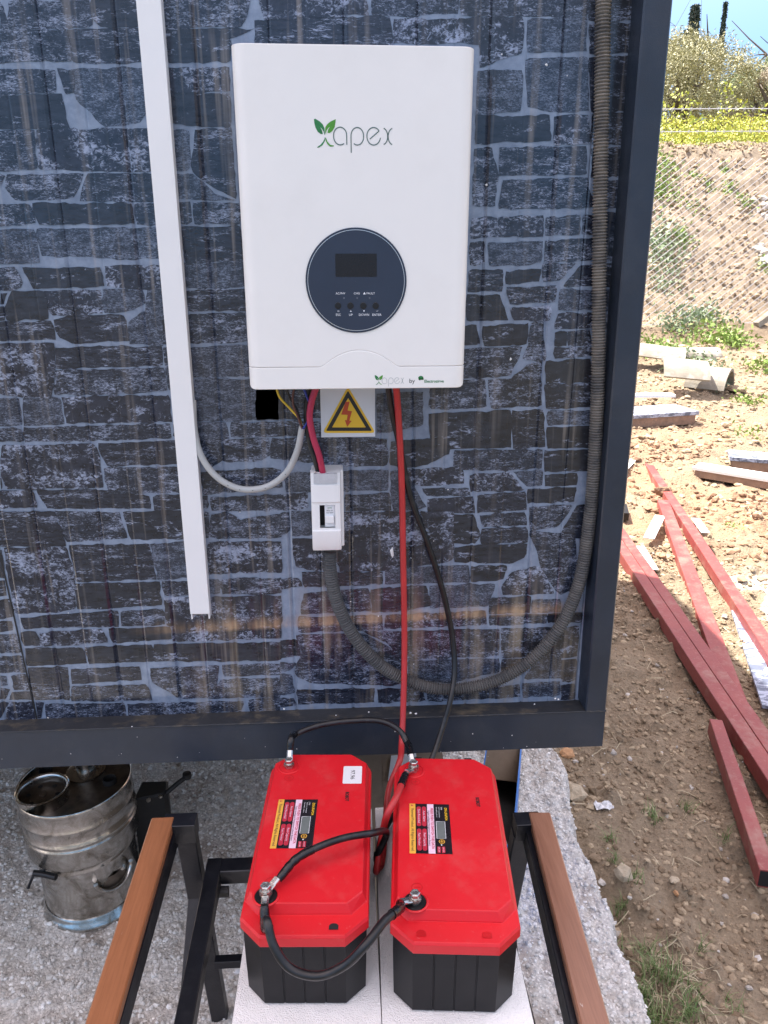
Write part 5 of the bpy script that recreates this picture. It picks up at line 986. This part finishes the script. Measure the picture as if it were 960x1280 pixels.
c2=XY(801,558); d2=XY(826,592); dd=(d2-c2)/np.linalg.norm(d2-c2); beam(c2+dd*0,c0-dd*.04,.058,.050,'short red tube stub at the far end of the right-hand long tube',z=-1.585)
k0,k1=XY(895,900),XY(960,1089); beam(k0,k1,.044,.058,'short maroon tube lying alone in front of the side-by-side pair',z=-1.588)
# white trims and offcuts between the beams
def strip(pa,pb,w,h,label,z=-1.60,za=0,mat='trim_white',name='white_trim',cat='trim'):
    a=onZ(*pa,z); b=onZ(*pb,z); m=MB(); m.beam((a[0],a[1],z+za),(b[0],b[1],z),w,h); return props(m.mk(name,M[mat]),label,cat)
strip((803,562),(779,588),.05,.004,'white plastic strip leaning on the far end of the red tubes',z=-1.575)
strip((825,645),(811,673),.062,.006,'short white trim piece left of the middle red tube',z=-1.60)
strip((800,683),(817,712),.05,.005,'white strip poking out beyond the side-by-side tubes',z=-1.62)
strip((869,648),(882,666),.05,.005,'white strip sticking out right of the right-hand red tube',z=-1.62)
strip((778,634),(781,646),.05,.05,'small black block by the cabin corner on sunlit soil',z=-1.62,mat='black',name='black_block',cat='block')
strip((924,765),(965,885),.07,.012,'grey board strip running beside the right-hand red tube',z=-1.64,mat='offcut',name='grey_board',cat='board')
p=hit(829,621,2,12); o=pebbles("soil_clod",np.array([[p[0],p[1],p[2]+.04]]),[.075],M["redclod"],[.2],.8); props(o,"dark earth clod at the head of the middle red tube","clod")
def subd(o,r,st=.4):
    m=o.modifiers.new('s','SUBSURF'); m.subdivision_type='SIMPLE'; m.levels=3; m.render_levels=3
    tx=bpy.data.textures.new('relief','CLOUDS'); tx.noise_scale=r*.6; d=o.modifiers.new('d','DISPLACE'); d.texture=tx; d.strength=r*st; d.texture_coords='GLOBAL'
subd(o,.07)
# ================================================================ DEBRIS IN THE YARD
def board(pl,pr,h,dpt,label,top='offcut',z=None):
    a=np.array(hit(*pl,2,40)); b=np.array(hit(*pr,2,40)); zb=max(a[2],b[2])-.02
    t=thing('panel_offcut',((a[0]+b[0])/2,(a[1]+b[1])/2,zb),label,'panel offcut')
    d=(b-a)[:2]; d/=np.linalg.norm(d); n=np.array((-d[1],d[0])); 
    P=[a[:2],b[:2],b[:2]+n*dpt,a[:2]+n*dpt]
    MB().prism([tuple(p) for p in P],zb,zb+h*.72).mk('core',M['foam_core'],t)
    P2=[a[:2]-n*.008-d*.02,b[:2]-n*.008+d*.03,b[:2]+n*(dpt+.01)+d*.03,a[:2]+n*(dpt+.01)-d*.02]
    MB().prism([tuple(p) for p in P2],zb+h*.725,zb+h).mk('skin',M[top],t); return t
board((780,534),(868,531),.12,.36,'printed panel offcut with a brown core lying near the cabin corner')
board((868,594),(1010,622),.075,.16,'long white-skinned board with brown core at the right edge of the yard','trim_white')
t=board((914,584),(1010,596),.10,.24,'blue printed panel offcut lying on the long white board','offcut')
p=hit(818,512,2,30); m=MB(); m.box((p[0]-.25,p[1]+.05,p[2]+.10),(p[0]+.22,p[1]+.17,p[2]+.125)); props(m.mk('white_offcut',M['trim_white']),'white slab piece behind the printed offcut near the cabin','offcut')
def tile(pa,L,r,rz,tilt,label,arcd=150,th=.018):
    p=hit(*pa,2,40); t=mk('curved_tile',*(lambda n=14:( [(((i and L) or 0)-L/2 if 0 else (-L/2 if i==0 else L/2)*(1), rr*math.cos(a),rr*math.sin(a)-r*.45) for i in (0,1) for rr in (r,r-th) for a in [math.radians(90-arcd/2+arcd*k/n) for k in range(n+1)]],
        [(k,k+1,2*(n+1)+k+1,2*(n+1)+k) for k in range(n)]+[(n+1+k+1,n+1+k,3*(n+1)+k,3*(n+1)+k+1) for k in range(n)]+[(k+1,k,n+1+k,n+1+k+1) for k in range(n)]+[(2*(n+1)+k,2*(n+1)+k+1,3*(n+1)+k+1,3*(n+1)+k) for k in range(n)]+[(0,2*(n+1),3*(n+1),n+1),(n,n+1+n,3*(n+1)+n,2*(n+1)+n)]))(),M['tile'],None)
    t.location=(p[0],p[1],p[2]+r*.30); t.rotation_euler=(tilt,math.radians(random.uniform(-6,6)),rz); return props(t,label,'tile')
tile((851,489),.45,.36,math.radians(-14),math.radians(24),'flat curved roof tile piece lying bottom up, left of the arched tile',62,.03)
tile((886,486),.40,.27,math.radians(-38),0,'arched half-round tile right of the flat curved piece',150,.03)
tile((862,450),.68,.18,math.radians(4),0,'half-round tile half buried in weeds near the fence foot',170,.03)
tile((812,458),.75,.30,math.radians(-20),math.radians(14),'pale tile shard lying by the weeds next to the cabin post',80,.025)
p=hit(921,489,2,30); o=pebbles('flat_stone',np.array([[p[0],p[1],p[2]+.02]]),[.13],M['clod'],[.3],.35); subd(o,.1); props(o,'flat brown stone lying on the bare sunlit soil','stone')
p=hit(952,408,2,40); m=MB(); m.beam((p[0]-.08,p[1],p[2]+.02),(p[0]+.30,p[1]+.1,p[2]+.26),.10,.08); props(m.mk('concrete_chunk',M['tile']),'grey concrete chunk tilted on the white rubble heap','concrete chunk')
# ================================================================ PLANTS
def leaves(P,size,asp,n_up=0.0):
    """one quad leaf per point, random orientation"""
    n=len(P); a=rng.normal(size=(n,3)); a/=np.linalg.norm(a,axis=1)[:,None]; b=rng.normal(size=(n,3)); b[:,2]+=n_up
    b-=a*(a*b).sum(1)[:,None]; b/=np.linalg.norm(b,axis=1)[:,None]; s=(size*rng.uniform(.6,1.3,n))[:,None]
    V=np.stack([P-a*s,P+b*s*asp,P+a*s,P-b*s*asp],1).reshape(-1,3); return V,np.arange(4*n).reshape(-1,4)
def tuft_blades(c,n,h,spread,wd,lean=.9):
    V=[];F=[];T=[]
    for _ in range(n):
        a=random.uniform(0,2*math.pi); r=spread*random.random(); x,y=c[0]+r*math.cos(a),c[1]+r*math.sin(a); z=float(ground_h(x,y)); b=random.uniform(0,2*math.pi); H=h*random.uniform(.4,1.1); L=lean*random.uniform(.3,1.2)
        px,py=-math.sin(b)*wd/2,math.cos(b)*wd/2; k=len(V); t=random.random()
        for j in range(4):
            u=j/3; q=(x+math.cos(b)*H*L*u*u,y+math.sin(b)*H*L*u*u,z+H*(u-.35*L*u*u)); f=1-u*.9; V+=[(q[0]-px*f,q[1]-py*f,q[2]),(q[0]+px*f,q[1]+py*f,q[2])]; T+=[t,t]
        for j in range(3): F.append((k+2*j,k+2*j+1,k+2*j+3,k+2*j+2))
    return V,F,T
AV,AF,AT=[],[],[]
for px,py,n,h,sp in [(815,1022,46,.060,.035),(856,1012,30,.055,.03),(762,1050,30,.05,.022),(768,1078,24,.045,.02),(792,1100,34,.055,.03),(776,1142,30,.055,.025),(806,1190,30,.06,.03),(838,1225,60,.07,.035),(805,1250,60,.07,.03),(858,1268,70,.07,.04),(822,1276,60,.07,.03),(915,1262,24,.05,.03),(905,1050,14,.06,.02),(879,1190,14,.05,.02),(815,1215,50,.07,.03),(870,1238,18,.05,.025),(770,1190,16,.05,.02)]:
    c=hit(px,py,1.1,4); V,F,T=tuft_blades(c,n,h,sp,.0026); b=len(AV); AV+=V; AF+=[tuple(i+b for i in f) for f in F]; AT+=T
props(big('grass',AV,AF,M['grass'],None,True,AT),'sparse green grass blades growing from the soil beside the slab','grass',kind='stuff')
AV,AF,AT=[],[],[]
for _ in range(520):
    x,y=random.uniform(.62,2.0),random.uniform(.85,3.6)
    if x<slab_edge(np.array([y]))[0]+.01: continue
    if _<150: q=hit(random.uniform(790,880),random.uniform(1195,1280),1.1,3); x,y=q[0]+random.uniform(-.05,.05),q[1]+random.uniform(-.05,.05)
    L=random.uniform(.015,.075); a=random.uniform(0,6.28); bw_=random.uniform(-.5,.5); k=len(AV); t=random.random(); w_=.0011
    for j in range(4):
        u=j/3; aa=a+bw_*u; xx,yy=x+L*u*math.cos(aa),y+L*u*math.sin(aa); zz=float(ground_h(xx,yy))+.004+.008*math.sin(u*3)*t; AV+=[(xx-math.sin(aa)*w_,yy+math.cos(aa)*w_,zz),(xx+math.sin(aa)*w_,yy-math.cos(aa)*w_,zz+.001)]; AT+=[t,t]
    for j in range(3): AF.append((k+2*j,k+2*j+1,k+2*j+3,k+2*j+2))
props(big('dry_straw',AV,AF,M['straw'],None,True,AT),'dry straw stalks lying on the soil','straw',kind='stuff')
def weed(px,py,r,n,leaf,mat,label,h=.55,cat='weed'):
    c=np.array(hit(px,py,2,50)); k=n; P=rng.normal(size=(k,3))*np.array((r*.5,r*.5,r*h*.45)); P[:,2]=np.abs(P[:,2]); 
    G=c+P; G[:,2]=ground_h(G[:,0],G[:,1])+P[:,2]+.01; V,F=leaves(G,leaf,.45,.8); T=np.repeat(np.clip(rng.normal(.5,.25,k),0,1),4)
    t=thing('weed_plant',tuple(c),label,cat,'weeds in the yard and on the bank'); props(big('leaves',V-c,F,M[mat],t,False,T),kind='stuff'); return t
WD=[(822,442,.34,420,.035,'weed','bright green weed beside the half buried tile, left of it'),(868,462,.36,420,.032,'greyweed','grey-green weed in front of the half buried tile'),(893,428,.45,480,.035,'weed','green weed patch below the fence left of the rubble heap'),(872,400,.42,380,.04,'greyweed','tall weed behind the fence foot'),(915,432,.30,200,.035,'weed','small green weed left of the white rubble'),
 (830,208,.30,260,.035,'weed','dark green clump at the top of the bank by the post'),(826,243,.34,340,.035,'weed','bright green clump high on the bank by the post'),(826,308,.50,520,.045,'greyweed','largest leafy thistle clump on the bank by the post'),(852,298,.2,130,.035,'weed','green clump right of the largest thistle on the bank'),(828,352,.36,220,.035,'greyweed','low thistle on the lower bank by the post'),(868,222,.13,80,.03,'weed','lone little plant high on the bank'),(886,236,.12,60,.03,'weed','tiny sprout right of the lone little plant'),(913,237,.15,90,.03,'weed','small weed in the middle of the bank top'),(934,256,.17,110,.03,'weed','right-hand small weed high on the bank'),(905,214,.10,50,.03,'weed','small weed just under the flower strip'),(957,335,.16,90,.03,'weed','weed on the bank at the right edge of the photo'),(868,262,.16,60,.03,'weed','sparse plant between the bright clump and the lone plant'),(934,505,.16,130,.022,'weed','little seedling standing on the bare yard soil'),(934,545,.20,60,.022,'weed','thin pale seedling in front of the little seedling'),(957,460,.26,180,.03,'weed','weed at the right edge of the yard'),(893,483,.20,110,.025,'greyweed','small weed sprouting in front of the arched tile'),(915,660,.08,40,.012,'weed','tiny green sprout on the reddish soil'),(843,412,.30,200,.035,'greyweed','small thistle at the foot of the bank by the post')]
for a in WD: weed(*a)
# flower strip on the crest
n_=56000; x=rng.uniform(-4,16,n_); y=14.55+rng.random(n_)**.8*4.2; z=ground_h(x,y); hh=rng.uniform(.02,.46,n_)*(1+.35*fbm(x,y,.8,2))
G=np.stack([x,y,z+hh],-1); V,F=leaves(G,.021,.7,1.0); T=np.repeat(np.where(rng.random(n_)<np.clip(hh/.34,.10,.66),rng.uniform(.55,1,n_),rng.uniform(0,.35,n_)),4)
props(big('yellow_wildflowers',V,F,M['mustard'],None,False,T),'dense strip of yellow wildflowers along the crest of the earth bank','wildflowers',kind='stuff')
for px,py,h_,lb in ((828,150,.55,'yellow flowering stalk above the flower strip right beside the cabin post'),(846,143,.75,'second flowering stalk from the cabin post above the flower strip'),(862,152,.6,'short flowering stalk below the fuller cypress'),(903,140,.85,'tallest yellow flowering stalk above the flower strip'),(921,150,.6,'flowering stalk just right of the tallest one'),(951,155,.6,'flowering stalk nearest the right edge of the photo')):
    c=onY(px,py+20,15.2); z0=float(ground_h(c[0],c[1])); k=70; P=np.stack([c[0]+rng.normal(0,.10,k),c[1]+rng.normal(0,.12,k),z0+rng.uniform(.2,h_+.2,k)],-1); V,F=leaves(P,.035,.6,1); b=len(V)
    o_=np.array((c[0],c[1],z0)); t=thing('tall_wildflower',tuple(o_),lb,'wildflower','tall stalks above the flower strip'); props(big('blooms',V-o_,F,M['mustard'],t,False,np.repeat(rng.uniform(.1,.9,k),4)),kind='stuff')
def branchy(name,base,h,parent,r0,mat,n=6,spread=.8):
    m=MB(); V=[];F=[]
    def limb(p,q,ra,rb,seg=7):
        p=np.array(p);q=np.array(q); d=(q-p)/np.linalg.norm(q-p); a=np.cross(d,(0.3,.9,.1)); a/=np.linalg.norm(a); b=np.cross(d,a); k=len(V)
        for c_,r in ((p,ra),((p+q)/2+rng.normal(0,ra*.4,3),(ra+rb)/2),(q,rb)):
            for j in range(seg): t=2*math.pi*j/seg; V.append(tuple(c_+r*(math.cos(t)*a+math.sin(t)*b)))
        for s in range(2):
            for j in range(seg): F.append((k+s*seg+j,k+s*seg+(j+1)%seg,k+(s+1)*seg+(j+1)%seg,k+(s+1)*seg+j))
    b=np.array(base); top=b+np.array((0,0,h*.35)); limb(b-np.array((0,0,.2)),top,r0,r0*.7)
    for k in range(n):
        a=2*math.pi*k/n+rng.uniform(-.4,.4); q=top+np.array((math.cos(a)*spread*h*.3,math.sin(a)*spread*h*.3,h*rng.uniform(.25,.55))); limb(top,q,r0*.5,r0*.18)
        for j in range(3): limb(q,q+rng.normal(0,h*.14,3)+np.array((0,0,h*.1)),r0*.18,r0*.05,5)
    return mk(name,V,F,mat,parent,smooth=True)
def tree(x,y,h,rx,mat,label,n=7000,leaf=.075,clumps=60,cat='tree',name='olive_tree',group=None,base=.18,tr=None):
    z=float(ground_h(x,y)); t=thing(name,(x,y,z),label,cat,group); branchy('trunk',(x,y,z),h,t,tr or .10+h*.02,M['bark'])
    C=[]
    while len(C)<clumps:
        p=rng.uniform(-1,1,3)
        if np.linalg.norm(p)>1 or rng.random()>.35+.65*np.linalg.norm(p): continue
        wz=1-.35*max(0,p[2])**2; C.append((x+p[0]*rx*wz,y+p[1]*rx*wz,z+h*(base+(1-base)*(.5+.5*p[2]))-.0))
    C=np.array(C); k=rng.integers(0,len(C),n); rad=rng.uniform(.5,1.25,len(C))[k]*rx*.21; d=rng.normal(size=(n,3)); d/=np.linalg.norm(d,axis=1)[:,None]
    P=C[k]+d*(rad*rng.random(n)**.45)[:,None]*np.array((1,1,.9)); P[:,2]=np.maximum(P[:,2],z+.12*h*.5)
    V,F=leaves(P,leaf,.30,.3); T=np.clip(rng.normal(.5,.22,n)+(rng.random(len(C))-.5)[k]*.35,0,1)
    crown=big('crown',V-np.array((x,y,z)),F,M[mat],t,False,np.repeat(T,4)); return t
tree(8.45,20.2,2.75,1.75,'olive','broad pale olive tree directly behind the flower strip next to the cabin post',34000,.040,150)
tree(11.5,22.0,2.55,1.8,'olive2','greener olive tree at the right edge behind the first olive',28000,.042,130)
tree(9.9,18.6,1.9,.95,'dry','dry pinkish shrub in front of the greener olive at the right edge',14000,.032,80,cat='shrub',name='dry_shrub',base=.05)
tree(6.2,20.5,2.8,1.5,'olive','olive tree hidden behind the cabin post',7000,.065,60)
tree(14.8,24,3.3,2.0,'olive2','olive tree right of the photo edge',6000,.08,60); tree(17.5,21,3.0,1.8,'olive','farther olive tree beyond the right photo edge',5000,.08,50)
tree(2.5,22,3.2,1.8,'olive2','olive tree behind the cabin on the bank',5000,.08,50)
tree(15.6,30,4.6,1.5,'pine','dark evergreen showing above the greener olive at the right edge',9000,.10,70,name='evergreen_tree'); tree(14.2,31,3.5,1.7,'pine','low dark tree top between the olive and the evergreen',6000,.10,60,name='evergreen_tree')
tree(onY(832,60,26)[0],26,4.5,.75,'pine','thin branched tree peeking out beside the cabin post top',1300,.06,40,name='bare_tree',base=.45,tr=.035)
def cypress(px,py,Y,r,label,n=6000,leaf=.16,pw=.8):
    tp=onY(px,py,Y); z=float(ground_h(tp[0],Y)); h=tp[2]-z; t=thing('cypress_tree',(tp[0],Y,z),label,'cypress tree'); u=rng.random(n)**.85; rr=r*np.sin(np.pi*np.clip(.06+.5*(1-u),0,.5))**pw*(1+.22*fbm(u*9,u*0+px,1.0,3)) ; a=rng.uniform(0,2*math.pi,n); k=rng.random(n)**.3
    lump=1+.30*vnoise(u*24+np.cos(a)*1.5,np.sin(a)*1.5+3)
    P=np.stack([rr*k*lump*np.cos(a),rr*k*lump*np.sin(a),u*h],-1); V,F=leaves(P,leaf,.35,2.0); big('crown',V,F,M['cypress'],t,False,np.repeat(np.clip(rng.normal(.45,.25,n),0,1),4))
    MB().lathe([(r*.18,-.3),(r*.10,h*.7),(.01,h*.95)],(tp[0],Y,z),8).mk('trunk',M['bark'],t)
cypress(870,7,45,.62,'fuller dark cypress left of the thin spire',7000,.13); cypress(858,38,45,.34,'small dark cypress touching the left side of the fuller one',2500,.13); cypress(907.5,3,45,.32,'thin pointed cypress spire on the skyline',5000,.10,1.0)
# ================================================================ FENCE
FY=11.0; fn=thing('chain_link_fence',(6.5,FY,-1.05),'galvanised chain-link fence with barbed wire strands at the foot of the earth bank','fence')
zl,zh=-.98,1.22; x0,x1=2.2,12.5; dp=.078; m=MB(); rw=.0030
def wireseg(V,F,p,q,r):
    p=np.array(p);q=np.array(q);d=(q-p)/np.linalg.norm(q-p); a=np.cross(d,(0,1,0)); a/=np.linalg.norm(a); b=np.array((0,1.,0)); k=len(V)
    for c_ in (p,q):
        for j in range(3): t=2*math.pi*j/3; V.append(tuple(c_+r*(math.cos(t)*a+math.sin(t)*b)))
    for j in range(3): F.append((k+j,k+(j+1)%3,k+3+(j+1)%3,k+3+j))
V=[];F=[]; slope=.80; W_=(zh-zl)/slope
for s,r in ((1,.0048),(-1,.0018)):
    c=x0-W_
    while c<x1+W_:
        a=(c,zl) if s>0 else (c+W_,zl); b=(c+W_,zh) if s>0 else (c,zh); t0,t1=0.,1.
        for lim,sg in ((x0,1),(x1,-1)):
            dx=b[0]-a[0]
            t=(lim-a[0])/dx
            if (dx>0)==(sg>0): t0=max(t0,t)
            else: t1=min(t1,t)
        if t1>t0: P=lambda t:(a[0]+(b[0]-a[0])*t,FY-.003*s,a[1]+(b[1]-a[1])*t+.012*math.sin((a[0]+(b[0]-a[0])*t)*2.1)); wireseg(V,F,P(t0),P((t0+t1)/2),r); wireseg(V,F,P((t0+t1)/2),P(t1),r)
        c+=dp*1.28*1.15
mk('chain_link_mesh',V,F,M['wire'],fn)
def strand(z,name='barbed_wire',barbs=True):
    V=[];F=[]; xs=np.arange(x0,x1,.25); 
    for a,b in zip(xs,xs[1:]): wireseg(V,F,(a,FY,z+.012*math.sin(a*1.3)),(b,FY,z+.012*math.sin(b*1.3)),.0055)
    if barbs:
        for a in np.arange(x0,x1,.12):
            zz=z+.012*math.sin(a*1.3)
            for dx,dz in ((.012,.022),(-.012,.022)): wireseg(V,F,(a-dx,FY-.004,zz-dz),(a+dx,FY+.004,zz+dz),.003)
    mk(name,V,F,M['wire'],fn)
strand(1.80); strand(1.53); strand(zl+.02,'bottom_wire',False)
for x in (3.4,12.3): m=MB(); m.lathe([(.03,-1.2),(.03,1.85),(.001,1.87)],(x,FY+.04,0),12).mk('fence_post',M['wire'],fn) if False else MB().lathe([(.03,-1.2),(.03,1.85),(.001,1.87)],(x,FY+.04,0),12).mk('fence_post',M['wire'],fn)
